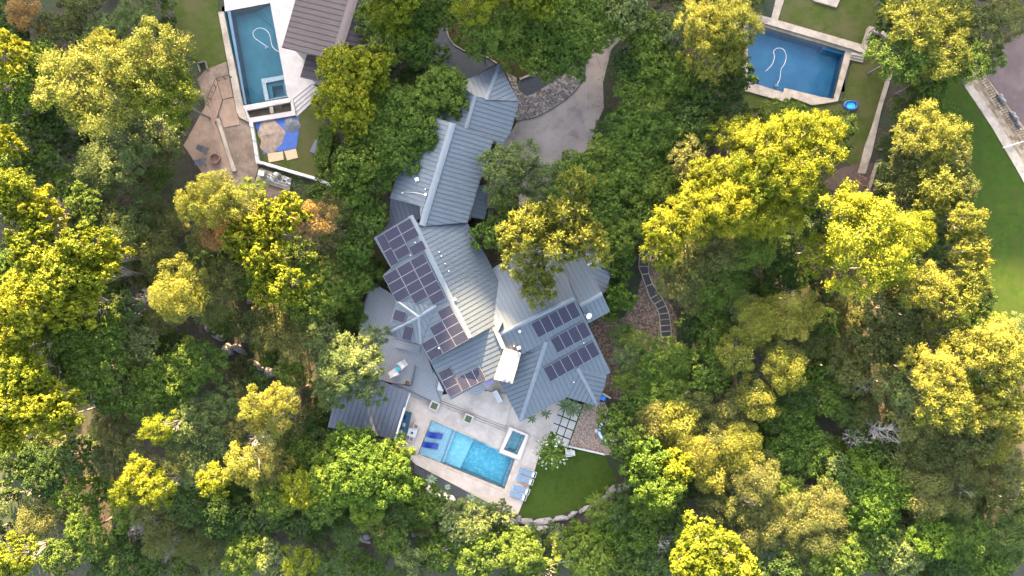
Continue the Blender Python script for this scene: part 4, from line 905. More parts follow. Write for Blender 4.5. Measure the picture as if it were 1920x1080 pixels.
rnd = random.Random(9); ps = thing('stepping_stones', 'dark square stepping stones set in the curved pebble bed by the drive', 'paving', (0, 0, 0))
for q in [(665, 480), (668, 520), (672, 557), (710, 550), (712, 505), (705, 478), (748, 480), (752, 520), (790, 505), (790, 465), (820, 440), (828, 480), (860, 452), (862, 412), (895, 425), (890, 385), (925, 395), (922, 355), (950, 345), (955, 375)]:
    a = R(-25 + (q[0] - 660) * .08); px_box('stone', z2(*[(q[0] + 10.5 * (math.cos(a) * u - math.sin(a) * v), q[1] + 10.5 * (math.sin(a) * u + math.cos(a) * v)) for u, v in ((-1, -1), (1, -1), (1, 1), (-1, 1))]), .0, .10, M['flag'], ps)
bm = bmesh.new(); prism(bm, strip(z2((972, 300), (970, 345), (955, 392), (922, 438), (880, 477), (800, 532), (720, 570), (640, 584)), 1.4), -.1, .16); tag(mesh_obj('garden_edging', bm, M['black']), 'thin black curved edging between the pebble bed and the drive', 'edging')
sheet('slate_planting', z2((642, 400), (655, 382), (775, 332), (800, 300), (940, 300), (930, 322), (850, 372), (720, 452), (690, 462), (655, 440)), .07, M['slate_bed'])
bm = bmesh.new(); prism(bm, strip(z2((655, 380), (700, 362), (745, 345), (778, 326)), 3.6), -.1, .25); tag(mesh_obj('garden_edging', bm, M['limestone']), 'pale stone kerb along the upper side of the slate bed by the drive', 'kerb')
nb_ = z2((305, 110), (225, 190), (208, 280), (225, 320), (330, 370), (400, 385), (545, 305), (440, 258), (380, 238), (338, 215), (310, 175)); sheet('slate_planting', nb_, .06, M['slate_bed']); built(nb_)
bm = bmesh.new(); prism(bm, strip(z2((300, 140), (312, 178), (338, 215), (380, 240), (440, 260), (500, 275), (545, 304)), 1.6), -.1, .18); tag(mesh_obj('garden_edging', bm, M['limestone']), 'thin pale curved edging between the brown lawn and north slate bed', 'edging')
gl = z2((310, -80), (1000, -80), (1000, 235), (800, 300), (775, 332), (655, 382), (585, 345), (560, 308), (440, 258), (338, 215), (310, 175), (300, 100)); sheet('north_lawn', gl, .05, M['lawn_brown']); built(z2((330, -80), (430, -80), (430, 240), (600, 200), (780, 230), (775, 332), (655, 382), (545, 305), (440, 258), (320, 190)))
t = thing('trash_bin', 'dark green wheeled bin at the foot of the small east lean-to roof', 'bin', P(*z3((925, 775))[0], 0), R(-15)); bm = bmesh.new(); box(bm, (0, 0, .5), (.55, .6, 1.0)); mesh_obj('bin_body', bm, M['green_fabric'], t); bm = bmesh.new(); box(bm, (0, .02, 1.03), (.62, .68, .06)); mesh_obj('lid', bm, M['green_fabric'], t)
bm = bmesh.new(); prism(bm, strip(z2((480, 1005), (560, 1004), (660, 998), (760, 990)), 1.5), -.1, .2); tag(mesh_obj('garden_edging', bm, M['black']), 'straight dark edging at the lower end of the drive', 'edging')

# ------------------------------------------------------------------ east neighbour garden
rl_hole = zr((30, 95), (600, 245), (540, 530), (430, 500), (245, 455), (240, 480), (30, 420))
rl = zr((-20, -80), (760, -80), (790, 60), (740, 200), (770, 380), (700, 640), (620, 880), (430, 700), (60, 640), (-20, 300)); sheet('garden_lawn', rl, .04, M['lawn'], hole=rl_hole)
rp = thing('swimming_pool', 'deep blue angled pool with limestone coping, right side of photo', 'swimming pool', (0, 0, 0))
rw = POOLS['right']
outer = zr((40, 62), (640, 238), (655, 262), (590, 262), (516, 512), (440, 525), (385, 532), (280, 492), (262, 520), (115, 478), (40, 458))
px_box('coping', outer, -.5, .25, M['limestone'], rp, hole=rw); built(outer)
basin(rp, rw, .2, 1.9, M['pool_blue']); waterplane(rp, rw, .12, M['water_calm'])
px_box('pool_step', zr((440, 232), (555, 262), (548, 280), (436, 248)), -1.6, -.2, M['pool_blue'], rp); px_box('pool_step', zr((120, 405), (245, 445), (240, 468), (112, 432)), -1.6, -.3, M['pool_blue'], rp)
px_box('raised_wall', zr((40, 52), (200, 98), (640, 225), (660, 275), (640, 268), (590, 248), (40, 88)), -.3, .62, M['limestone'], rp)
for i in range(3): px_box('garden_step', zr((588 - i * 4, 262 + i * 13), (652 - i * 3, 277 + i * 13), (649 - i * 3, 290 + i * 13), (584 - i * 4, 275 + i * 13)), -.2, .45 - .12 * i, M['limestone'], rp)
s2 = thing('swimming_pool', 'small grey blue pool cut by the top edge above the deep blue pool', 'swimming pool', (0, 0, 0))
basin(s2, POOLS['rightsmall'], .2, 1.0, mat('greyblue_plaster', (.16, .21, .30), (.2, .25, .34), 1, .6)); waterplane(s2, POOLS['rightsmall'], .14, M['water_calm'])
px_box('coping', zr((215, -60), (262, -60), (210, 108), (178, 96)), -.3, .26, M['limestone'], s2)
bm = bmesh.new(); prism(bm, zr((385, -20), (540, -30), (510, 36), (500, 34), (395, 4)), -.1, .3); tag(mesh_obj('garden_wall', bm, M['limestone']), 'pale stone slab corner cut by the top edge over the right lawn', 'low wall')
bm = bmesh.new(); prism(bm, zr((640, 238), (676, 130), (745, 152), (778, 190), (768, 200), (738, 172), (690, 158), (660, 262)), -.1, .62); tag(mesh_obj('garden_wall', bm, M['limestone']), 'pale angled stone wall rising from the corner of the deep blue pool', 'low wall')
cleaner(zr, [(150, 360), (180, 330), (195, 290), (190, 260), (210, 244), (240, 250), (254, 285), (245, 325), (228, 350), (222, 400), (206, 430)], (206, 432), 'small dark pool cleaner with a white looping hose in the deep blue pool', .14)
t = thing('pool_float', 'round bright blue inflatable float lying on the grass beside the blue pool', 'float', P(*zr((578, 535))[0], .06))
bm = bmesh.new(); n, m_ = 26, 8; rg = []
for i in range(n):
    a = 6.2832 * i / n; rg.append([bm.verts.new(((.62 + .15 * math.cos(6.2832 * j / m_)) * math.cos(a) * 1.15, (.62 + .15 * math.cos(6.2832 * j / m_)) * math.sin(a) * .8, .16 + .15 * math.sin(6.2832 * j / m_))) for j in range(m_)])
for i in range(n):
    for j in range(m_): bm.faces.new((rg[i][j], rg[(i + 1) % n][j], rg[(i + 1) % n][(j + 1) % m_], rg[i][(j + 1) % m_]))
smooth(mesh_obj('ring', bm, M['tarp'], t)); bm = bmesh.new(); lathe(bm, (0, 0, .08), [(.5, 0), (.5, .05), (0, .06)], 20); mesh_obj('seat', bm, M['turq'], t)
bm = bmesh.new(); prism(bm, zr((765, 385), (792, 375), (735, 560), (690, 770), (655, 880), (618, 875), (655, 735), (690, 640)), -.1, .18); tag(mesh_obj('garden_wall', bm, M['limestone']), 'long pale flat topped wall crossing the trees right of the blue pool', 'wall')
bedp = zr((530, 850), (620, 830), (718, 825), (655, 1022), (560, 990), (420, 945)); sheet('dark_mulch', bedp, .05, mat('dark_mulch', (.045, .028, .022), (.075, .048, .038), 4, .95, bump=.8)); built(bedp)
bm = bmesh.new(); prism(bm, zr((712, 822), (724, 824), (660, 1030), (556, 996), (560, 984), (650, 1012)), -.1, .4); tag(mesh_obj('garden_wall', bm, M['limestone']), 'L shaped stone wall enclosing the dark mulch bed', 'low wall')
# far right lawn, stone band, fence, pink drive
sheet('meadow_lawn', zr((1000, 330), (1095, 340), (1200, 500), (1300, 650), (1620, 1150)) + [(2040, 900), (1960, 780), (1880, 660), (1800, 600), (1740, 500), (1730, 300)], .05, M['lawn_bright']); built(zr((1060, 360), (1095, 340), (1300, 650), (1700, 1250)) + [(1960, 690), (1880, 640), (1870, 500), (1850, 400), (1810, 230)])
sheet('stone_walk', zr((1092, 342), (1128, 330), (1240, 490), (1350, 650), (1470, 850), (1620, 1100), (1560, 1110), (1440, 890), (1300, 650), (1200, 500)), .12, M['limestone'])
sheet('stone_terrace', zr((1128, 330), (1240, 350), (1560, 780), (1620, 1100), (1470, 850), (1350, 650), (1240, 490)), .11, M['ashlar']); built(zr((1092, 342), (1240, 330), (1600, 700), (1620, 1100)))
sheet('street', zr((1240, 345), (1290, 265), (1400, 190), (1560, 130), (1800, 100), (1800, 900), (1560, 790)), .10, M['drive_pink']); built(zr((1240, 345), (1400, 190), (1800, 100), (1800, 900)))
rail('metal_fence', zr, [(1232, 345), (1340, 505), (1440, 640), (1560, 790)], .12, 1.1, 'dark metal fence with many bars beside the pinkish paving', 40, mids=2, top_r=.03, cat='fence')
bm = bmesh.new(); tube(bm, [P(*q, .5) for q in zr((1350, 748), (1480, 708))], .06, 8); tag(mesh_obj('drain_pipe', bm, M['white']), 'white pipe lying across the stone band at the right edge', 'pipe')
bm = bmesh.new()
bm.free()
for q, nm_ in zip(zr((1330, 490), (1345, 514), (1395, 580), (1410, 603), (1425, 628)), ('topmost', 'second', 'middle', 'fourth', 'lowest')):
    rock('stone_block', q, .9, .6, R(-55), .45, nm_ + ' of five grey stone blocks along the dark metal fence', 300 + int(q[1]), z=.1)

# ------------------------------------------------------------------ plants
def leaf_mesh(name, C, D, size, tone, rng, wid=0.55, flat=0.5):
    n = len(C); N_ = D * .75 + rng.normal(size=(n, 3)) * 0.6 + np.array([0, 0, 1.0]) * flat * .5
    N_ /= np.linalg.norm(N_, axis=1)[:, None]
    T = np.cross(N_, rng.normal(size=(n, 3))); T /= np.linalg.norm(T, axis=1)[:, None]; B = np.cross(N_, T)
    s = (size * rng.uniform(.6, 1.35, n))[:, None]
    V = np.empty((n, 4, 3)); V[:, 0] = C - T * s * .5; V[:, 1] = C + B * s * wid * .5; V[:, 2] = C + T * s * .5; V[:, 3] = C - B * s * wid * .5
    me = bpy.data.meshes.new(name); me.vertices.add(n * 4); me.vertices.foreach_set('co', V.reshape(-1))
    me.loops.add(n * 4); me.loops.foreach_set('vertex_index', np.arange(n * 4, dtype=np.int32))
    me.polygons.add(n); me.polygons.foreach_set('loop_start', np.arange(0, n * 4, 4, dtype=np.int32))
    at = me.attributes.new('tone', 'FLOAT', 'POINT'); at.data.foreach_set('value', np.repeat(np.clip(tone, 0, 1), 4).astype(np.float32))
    me.update(calc_edges=True); return me
def lobes(rng, n, spread=.70, zamp=.62, lr=(.20, .34)):
    i = np.arange(n); th = i * 2.399 + rng.uniform(0, 6.28); rr = np.sqrt((i + .5) / n) * spread
    k1, k2, p1, p2 = 2, 3, rng.uniform(0, 6.28), rng.uniform(0, 6.28)
    rr = rr * (1 + .20 * np.sin(k1 * th + p1) + .16 * np.sin(k2 * th + p2)) + rng.normal(0, .04, n)
    z = np.sqrt(np.clip(1 - rr ** 2, .05, 1)) * zamp * rng.uniform(.42, 1.12, n) - .02
    rad = rng.uniform(lr[0], lr[1], n) * (1.1 - .35 * rr)
    return np.stack([rr * np.cos(th), rr * np.sin(th), z], 1), rad
def sph(rng, n, zmin=-.35):
    u = rng.uniform(zmin, 1, n); a = rng.uniform(0, 6.2832, n); r = np.sqrt(1 - u * u)
    return np.stack([r * np.cos(a), r * np.sin(a), u], 1)
def crown_broad(seed, nl=36, nc=40, k=20, size=.041, spread=.76):
    rng = np.random.default_rng(seed); LC, LR = lobes(rng, nl, spread, .62, (.15, .27)); C = []; D = []; T = []
    for c, r in zip(LC, LR):
        d = sph(rng, nc); rad = r * rng.uniform(.62, 1.12, nc); cc = c + d * rad[:, None] * np.array([1, 1, .8])
        for q, dd in zip(cc, d):
            C.append(q + rng.normal(0, .024, (k, 3)) * np.array([1, 1, .7])); D.append(np.repeat(dd[None], k, 0)); T.append(np.clip(rng.uniform(.1, .75) + rng.normal(0, .15, k), 0, 1))
    return leaf_mesh('crown', np.concatenate(C), np.concatenate(D), size, np.concatenate(T), rng, .62)
def crown_wispy(seed, nl=36, nt_=40, k=17, size=.038, spread=.76):
    rng = np.random.default_rng(seed); LC, LR = lobes(rng, nl, spread, .60, (.15, .28)); C = []; D = []; T = []
    for c, r in zip(LC, LR):
        out = np.array([c[0], c[1], 0.0])
        for _ in range(nt_):
            d = sph(rng, 1, -.25)[0] + out * .8 + np.array([0, 0, .1]); d /= np.linalg.norm(d); L = r * rng.uniform(.8, 1.5)
            t = np.linspace(.25, 1, k) + rng.normal(0, .03, k); pts = c + d * (L * t)[:, None]; pts[:, 2] -= .12 * L * t ** 2
            wd = .018 + .022 * (1 - t)
            C.append(pts + rng.normal(0, 1, (k, 3)) * wd[:, None]); D.append(np.repeat(d[None], k, 0)); T.append(np.clip(rng.uniform(.1, .7) + rng.normal(0, .12, k), 0, 1))
    return leaf_mesh('crown', np.concatenate(C), np.concatenate(D), size, np.concatenate(T), rng, .5)
def crown_juniper(seed, nl=30, k=720, size=.035, spread=.72):
    rng = np.random.default_rng(seed); LC, LR = lobes(rng, nl, spread, .66, (.17, .32)); C = []; D = []; T = []
    for c, r in zip(LC, LR):
        d = sph(rng, k, -.2); a = np.arctan2(d[:, 1], d[:, 0])
        bump = 1 + .16 * np.sin(5 * a + 9 * d[:, 2] + c[0] * 20) + .10 * np.sin(11 * a - 7 * d[:, 2])
        rad = r * bump * (1 - np.abs(rng.normal(0, .14, k))); C.append(c + d * rad[:, None] * np.array([1, 1, .9])); D.append(d)
        T.append(np.clip(.35 + .3 * (bump - 1) / .2 * .5 + rng.normal(0, .18, k) + rng.uniform(-.15, .15), 0, 1))
    return leaf_mesh('crown', np.concatenate(C), np.concatenate(D), size, np.concatenate(T), rng, .45, .3)
def trunk_mesh(seed, nb=9):
    rnd = random.Random(seed); bm = bmesh.new()
    tube(bm, [(0, 0, -.03), (.015, .01, .2), (.0, .03, .45)], .042, 8, r2=.028)
    for i in range(nb):
        a = 6.28 * i / nb + rnd.uniform(-.3, .3); r = rnd.uniform(.3, .66); zt = .95 - r * .42
        m = (r * .45 * math.cos(a), r * .45 * math.sin(a), .62); e = (r * math.cos(a), r * math.sin(a), zt)
        tube(bm, [(0, .02, rnd.uniform(.3, .44)), m, e], .018, 5, r2=.005)
        for s in (-.5, .5): tube(bm, [m, ((r * .85) * math.cos(a + s), (r * .85) * math.sin(a + s), zt - .02)], .008, 4, r2=.003)
    me = bpy.data.meshes.new('trunk'); bm.to_mesh(me); bm.free(); me.materials.append(M['bark']); return me
def bare_mesh(seed, lvl=4):
    rnd = random.Random(seed); bm = bmesh.new()
    def grow(p, d, L, r, l):
        q = p + d * L; mid = p + d * L * .5 + Vector((rnd.uniform(-1, 1), rnd.uniform(-1, 1), rnd.uniform(-.5, .5))) * L * .10
        tube(bm, [p, mid, q], r, 4 if l < 3 else 5, r2=r * .6, cap=False)
        if l == 0: return
        for _ in range(rnd.choice((2, 3, 3)) if l < 4 else 5):
            dd = (d + Vector((rnd.gauss(0, .65), rnd.gauss(0, .65), rnd.gauss(.0, .3)))).normalized(); grow(q if rnd.random() < .6 else mid, dd, L * rnd.uniform(.62, .85), r * .58, l - 1)
    grow(Vector((0, 0, -.05)), Vector((0, 0, 1)), .38, .035, lvl + 1)
    me = bpy.data.meshes.new('branches'); bm.to_mesh(me); bm.free(); me.materials.append(M['bare']); return me

LM = {
 'Y': leafmat('leaf_golden', (.060, .084, .005), (.168, .176, .010), (.29, .25, .020)),
 'W': leafmat('leaf_straw', (.070, .086, .012), (.18, .172, .026), (.32, .25, .055)),
 'G': leafmat('leaf_green', (.036, .064, .009), (.090, .132, .019), (.14, .17, .030)),
 'D': leafmat('leaf_dark', (.022, .044, .009), (.058, .090, .018)),
 'O': leafmat('leaf_olive', (.048, .060, .015), (.108, .113, .032), (.20, .17, .08)),
 'S': leafmat('leaf_sage', (.044, .068, .020), (.105, .135, .042), (.17, .19, .07)),
 'L': leafmat('leaf_lime', (.036, .068, .007), (.088, .136, .015), (.14, .175, .02)),
 'B': leafmat('leaf_rust', (.13, .080, .024), (.25, .16, .05), (.36, .21, .08)),
}
CR = {'b': [crown_broad(i) for i in (1, 2, 3, 4)], 'w': [crown_wispy(i) for i in (11, 12, 13, 14)], 'j': [crown_juniper(i) for i in (21, 22, 23, 24)],
      'b-': [crown_broad(i, 22, 30, 16, .060) for i in (5, 6, 7)], 'w-': [crown_wispy(i, 22, 30, 15, .052) for i in (15, 16)], 'j-': [crown_juniper(i, 16, 520, .050) for i in (25, 26, 27)],
      's': [crown_broad(31, 12, 22, 10, .11, .66), crown_broad(32, 12, 22, 10, .11, .66), crown_wispy(33, 13, 20, 10, .10, .66)], 'k': [crown_juniper(41, 10, 260, .09, .60), crown_juniper(42, 11, 260, .09, .60)]}
for L_ in CR.values():
    for me in L_: me.materials.append(LM['G'])
TRK = [trunk_mesh(i) for i in (1, 2, 3)]
BARE = [bare_mesh(i) for i in (5, 6, 7)]
NAME = {'b': 'oak_tree', 'w': 'elm_tree', 'j': 'juniper_tree', 's': 'shrub', 'k': 'juniper_shrub'}
trnd = random.Random(77); TREES = []
def tree(px, py, r, h, k, m):
    """px, py: middle of the crown in the photo; r: its radius in photo px; h: height of its top above the patio level"""
    if m in 'YW' and px < 560: h += 1.5
    if k == 'j' and px > 1180: h -= 1.3
    zc_ = h * .78; p = P(px, py, zc_); g = float(ground_h(p.x, p.y)); rad = r * 1.13 / S * (1 - zc_ / H)
    t = bpy.data.objects.new(NAME[k], None); COL.objects.link(t); t.location = (p.x, p.y, g); t.empty_display_size = .3
    rz = trnd.uniform(0, 6.28); tall = h - g
    o = bpy.data.objects.new('crown', trnd.choice(CR[k + '-' if (rad < 3.0 and k in 'bwj') else k])); COL.objects.link(o); o.parent = t
    o.material_slots[0].link = 'OBJECT'; o.material_slots[0].material = LM[m]
    ch = min(max(rad * (.95 if k in 'bw' else 1.25), h * .38), tall * .92)
    o.scale = (rad * trnd.uniform(.97, 1.1), rad * trnd.uniform(.97, 1.1), ch); o.location = (0, 0, tall - ch * .93); o.rotation_euler = (0, 0, rz)
    o = bpy.data.objects.new('trunk', trnd.choice(TRK)); COL.objects.link(o); o.parent = t; o.scale = (rad, rad, tall); o.rotation_euler = (0, 0, rz)
    TREES.append((t, px, py, r, h, k, m)); return t
TL = """
45 22 42 7 j B;90 60 38 6 j O;22 70 45 6 b D;150 12 40 6 j O;245 35 48 7 w S;195 60 40 6 w S;312 10 16 3 s L;130 40 35 5 k O
165 165 88 13 w W;275 120 78 14 w W;310 175 62 12 w Y;235 245 78 8 w S;330 210 32 5 b D;334 243 14 3 s L;195 90 40 11 w W
15 105 42 10 b Y;78 112 42 8 b L;70 175 42 9 b L;15 165 40 8 b L;35 225 45 7 b G;85 235 40 6 b D;10 265 30 11 b Y;120 215 35 6 b D
25 300 42 9 b G;75 300 42 7 b G;25 365 50 13 b Y;80 395 45 12 b Y;115 345 38 6 b G;150 385 40 7 b G;170 320 50 6 j S;225 300 45 7 w S;215 340 35 5 j S
200 410 42 5 w O;145 420 42 6 j O;225 435 52 6 j S;290 400 38 4 j O;325 420 35 5 j O;265 455 40 5 k O
60 455 48 13 b Y;160 470 48 14 b Y;20 510 48 10 b G;110 520 66 14 b Y;45 570 58 14 b Y;180 510 46 13 b Y;200 480 40 11 b Y;90 600 50 10 b G;150 570 44 12 b Y
402 374 52 12 j W;450 385 44 12 j W;365 385 38 11 j W;420 430 48 9 j B;385 450 40 8 j O
300 485 46 7 j O;345 520 44 9 j W;385 560 48 9 j O;330 560 50 10 j W;425 520 38 8 j O;300 600 35 5 j O
20 640 50 12 b Y;130 625 50 10 b G;190 625 52 9 b G;165 700 58 9 b G;225 585 42 7 b S;250 650 44 6 b S;50 705 52 13 b Y;75 765 50 13 b Y;20 760 46 13 b Y;110 690 40 8 b G;20 810 40 12 b Y;120 770 44 12 b Y;205 740 44 7 b G
360 685 55 7 b G;300 715 55 7 b G;265 760 40 6 b G;330 745 36 6 b G;400 770 46 6 w S;350 800 44 7 w S;300 805 32 11 w Y;440 745 32 5 j O;200 800 45 5 j O;240 830 40 5 j O
60 890 55 3 b D;15 860 40 3 b D;130 860 40 3 b D;200 860 44 4 j O;265 885 34 10 w Y;295 915 36 11 w Y;240 920 34 9 w Y;120 930 40 2 w L;170 935 42 2 s G;60 975 50 2 j O;150 1005 50 3 b G;30 1050 46 7 b Y;95 1050 40 3 b G;230 970 36 3 k L
310 880 36 8 j O;350 870 46 6 w S;395 830 44 6 w S;400 900 34 9 w Y;340 940 48 5 b D;430 980 58 4 b D;300 1010 50 4 j O;370 1030 50 4 j O;455 1045 46 4 b G;220 1060 46 2 b D;270 960 35 4 j O;400 960 45 5 b D
480 760 34 10 j W;530 745 34 10 j W;510 790 46 8 j W;460 870 44 9 j W;500 880 48 7 j O;560 860 45 5 b G;540 800 44 5 j O;600 850 40 5 b D;450 810 40 6 j O;480 720 35 4 k D
470 360 30 5 w G;530 400 44 12 b Y;490 430 44 12 b Y;455 450 40 11 b Y;590 410 42 11 j B;625 390 34 8 j O;500 480 46 12 b Y;530 530 44 12 b Y;470 520 38 7 b G;560 480 36 8 b G;620 450 36 7 j O;560 570 40 7 b G;600 560 50 7 b G;650 520 50 6 b G;665 475 40 7 b G
660 365 42 7 b G;690 410 45 7 b G;610 505 42 7 j O;652 570 26 5 b G;660 590 30 4 b G;505 540 34 10 b Y
600 520 50 7 b G;672 310 46 11 b G;560 600 40 6 j O;520 620 50 6 j O;470 615 44 6 j O;560 650 44 7 j O;500 660 36 3 k G;600 640 44 7 w S;545 700 40 5 k G
650 130 55 13 b Y;640 185 52 13 b Y;700 130 45 11 b Y;665 215 46 11 b Y;720 190 50 9 b G;700 245 52 9 b G;770 210 56 9 b G;830 165 48 9 b G;850 195 32 8 b G;740 270 56 9 b G;790 260 44 9 b G;680 300 50 9 b G;650 345 44 8 b G;715 320 42 8 b G;
735 20 48 10 w Y;700 30 40 9 w G;790 25 50 8 b G;760 70 46 8 b G;720 85 40 9 w G;800 100 40 8 b G;840 20 40 7 b G
930 30 58 10 w G;905 75 46 9 w G;990 60 56 8 b G;1050 30 54 8 b G;1010 20 50 8 b G;1090 60 50 8 b G;1060 100 50 8 b G;1110 20 50 8 b G;1108 72 38 8 b G;1000 104 42 8 b G;1040 120 36 7 b G;1150 30 44 8 b G;960 90 38 8 w G;1180 20 44 9 b S;1000 -30 60 13 b Y;900 -30 60 13 w Y;760 -35 60 13 b Y
1190 120 40 6 b D;1210 60 50 7 b G;1230 110 46 7 b G;1270 140 46 7 b G;1192 170 44 6 b G;1230 190 52 6 w G;1190 232 46 6 b G;1290 200 46 6 b D;1240 250 50 7 w G;1300 240 40 7 b D;1165 285 44 6 w G;1200 300 52 6 b G;1330 110 46 10 w W;1320 50 52 12 w W;1370 40 50 12 w W;1270 50 42 8 w S;1374 100 36 10 w W;1386 150 34 8 b D;1330 170 44 7 b D;1370 200 34 6 w D
962 300 46 9 w S;940 325 46 11 w S;1008 340 46 8 w S;1066 318 38 6 b G;1128 290 38 6 b G;1080 330 44 7 b G;1120 340 46 6 b G;1040 370 44 8 w G
1080 345 35 17 w W;1000 420 47 17 w W;1060 400 47 17 w W;970 450 45 17 w W;1040 470 47 17 w W;1090 440 37 17 w W;992 508 46 13 w W;920 440 38 9 b G;950 380 34 7 b G;1112 462 38 15 w W;1012 540 38 12 w W
1140 400 46 6 b G;1150 440 46 6 b G;1160 480 44 5 b G;1190 380 46 5 b G;1180 340 46 6 b G;1240 340 46 6 b G;1210 420 42 6 b G;1150 530 34 4 s D
1255 430 46 13 w Y;1240 470 40 12 w Y;1300 400 50 13 w Y;1290 480 46 8 w O;1360 385 52 14 w Y;1320 330 40 12 w Y;1370 330 46 12 w Y;1420 330 54 14 w Y;1450 270 58 14 w Y;1500 250 46 13 w Y;1530 290 48 13 w Y;1480 330 52 14 w Y;1400 400 50 12 w Y;1460 400 50 12 w Y;1510 360 44 12 w Y;1380 250 44 10 w Y;1290 300 42 8 w O;1290 530 52 7 w O;1350 470 50 8 w O;1410 460 50 8 w G;1460 470 46 6 b D;1350 530 48 7 w G;1530 420 40 5 b D;1480 520 46 4 b D;1300 260 36 7 b D;1550 240 36 10 w Y
1620 450 92 15 w Y;1600 395 44 14 w Y;1700 440 52 11 w Y;1540 470 46 11 w Y;1660 500 48 11 w Y
1672 30 34 7 b G;1720 40 60 10 w W;1780 30 52 9 w W;1690 100 55 9 w G;1760 110 56 9 w W;1830 60 60 8 w O;1810 120 46 8 w G;1890 20 46 7 w O;1730 150 40 7 b G;1860 110 30 6 w G
1708 195 36 6 j G;1740 190 40 7 j G;1582 238 28 6 w D;1740 250 56 10 w W;1708 280 38 9 w O;1780 260 44 9 w W;1730 310 50 8 w O;1790 300 34 9 w O;1560 260 40 6 w D;
1716 345 42 9 j O;1760 360 46 10 w W;1800 360 36 9 w O;1690 390 42 7 w O;1750 400 46 8 w S;1808 412 34 12 w W;1822 462 34 12 w W;1790 430 36 8 w S;1818 524 38 12 w W;1800 560 44 12 w W;1740 540 48 11 w W;1700 580 44 8 w O;1838 490 20 11 w W;1740 480 34 7 w S
1490 590 52 10 j W;1420 605 48 10 j W;1380 660 44 10 j W;1470 690 48 10 j W;1440 640 34 6 j O;1520 640 40 7 j O;1600 590 46 6 j O;1640 640 48 7 b O;1590 650 46 7 j O;1560 560 40 4 j D;1650 560 42 8 b O;1700 640 48 8 b O;1750 620 44 8 w O;1600 700 42 6 w O;1560 690 44 4 b G;1345 620 42 5 b G;1330 700 44 6 b G
1908 612 28 6 w S;1165 625 26 4 w S;1190 640 30 5 w G;1176 668 30 5 w S;1168 712 24 5 w G;1852 650 56 13 w W;1880 680 52 13 w W;1800 640 44 11 w W;1750 700 52 12 w W;1770 750 56 12 w W;1830 760 50 11 w W;1880 750 50 12 w W;1700 730 46 9 w S;1720 790 46 8 w O;1660 720 44 9 j O;1640 770 40 6 j O
1560 740 55 4 b G;1500 740 46 4 b D;1480 800 52 4 b G;1520 850 58 5 b G;1420 750 44 9 j W;1380 780 50 8 j O;1390 840 46 9 j W;1340 830 42 8 j O;1270 790 44 9 j W;1230 790 50 8 j O;1310 770 40 8 j O;1250 740 46 6 b G;1300 850 46 9 j W;1330 890 44 8 j W
1188 762 30 6 b G;1222 690 40 6 w G;1262 668 38 6 w G;1212 738 38 6 w G;1260 700 48 5 b G;1150 790 32 7 b G;1172 828 40 8 b G;1202 885 34 8 b G;1210 870 44 9 b L;1240 910 50 9 b L;1270 880 38 9 b Y;1212 700 26 5 w S;1200 668 22 4 w S
1165 560 30 6 b L;1145 590 18 5 s L;1218 948 38 6 b G;1260 960 44 5 b D;1210 1000 48 5 b G;1138 1004 36 4 b L;1090 1008 30 2.5 b L;1110 1020 36 4 b L;1160 1030 44 4 b G;1050 1020 30 2 s G
1330 1030 62 12 b Y;1300 1060 50 12 b Y;1380 1060 46 11 b Y;1390 950 44 8 j O;1420 900 46 9 j O;1340 950 40 7 j O;1290 1000 34 6 b G;1430 980 50 8 j O;1490 970 50 8 j O;1540 1000 46 8 j O;1400 1020 44 7 j O;1560 950 50 8 j O;1490 1040 44 7 j O
1620 880 46 5 b L;1660 920 58 7 b L;1640 960 50 7 b L;1600 920 46 6 b D;1740 830 58 9 j O;1780 870 50 9 j O;1700 870 44 8 j O;1740 930 52 9 j O;1800 930 50 8 j O;1850 880 50 8 j O;1860 830 46 9 j W;1890 810 42 9 j W;1830 820 46 9 w O;1880 930 44 8 j O;1650 1010 46 6 b D;1700 1040 46 6 b S;1750 1010 46 7 b L;1820 1010 46 6 w G;1880 1000 50 6 w D;1860 1060 50 5 b G;1780 1060 46 5 b D;1600 1040 50 6 b G;1560 1060 46 6 b G;1900 880 40 9 j O
680 880 66 9 b L;620 900 50 8 b L;720 900 56 9 b L;660 830 44 8 b L;740 860 42 8 b L;600 940 46 7 b G;560 920 40 8 w Y;520 930 48 6 b G;690 940 48 7 b L;560 980 40 4 b D;500 970 44 4 b D;640 960 34 4 b G
636 700 50 10 w S;686 678 42 10 w S;702 632 26 9 w S;688 728 36 9 w S;650 660 44 9 w S;620 740 34 7 w S
790 950 48 4 b G;875 980 52 4 b S;940 965 30 3 s S;820 1040 44 3 b G;900 1050 50 4 b G;980 1040 46 4 b G;960 1010 30 3 s G;760 930 36 3 b G;500 1050 44 4 b S;560 1060 40 5 w Y;640 1060 40 1.5 s G;1000 1010 24 1.6 s S;1040 1000 24 1.6 s S;930 1000 30 2 s D
1105 1060 50 5 b G;1170 1070 50 4 b D;1240 1050 44 5 b D;1020 1070 40 3 s G;1460 1070 40 6 b D
"""
for rec in TL.replace('\n', ';').split(';'):
    f = rec.split()
    if len(f) == 6: tree(float(f[0]), float(f[1]), float(f[2]), float(f[3]), f[4], f[5])
built([(1575, 180), (1600, 110), (1660, 120), (1655, 200), (1630, 320), (1590, 330), (1600, 215)], zr((210, -80), (700, -80), (700, 100), (640, 225), (210, 100)), [(1110, 610), (1150, 600), (1195, 560), (1212, 600), (1200, 650), (1150, 700), (1165, 760), (1140, 755)], z1((690, 560), (800, 640), (850, 700), (830, 860), (720, 890), (640, 780)), z1((60, 735), (180, 540), (330, 600), (440, 920), (160, 890)))
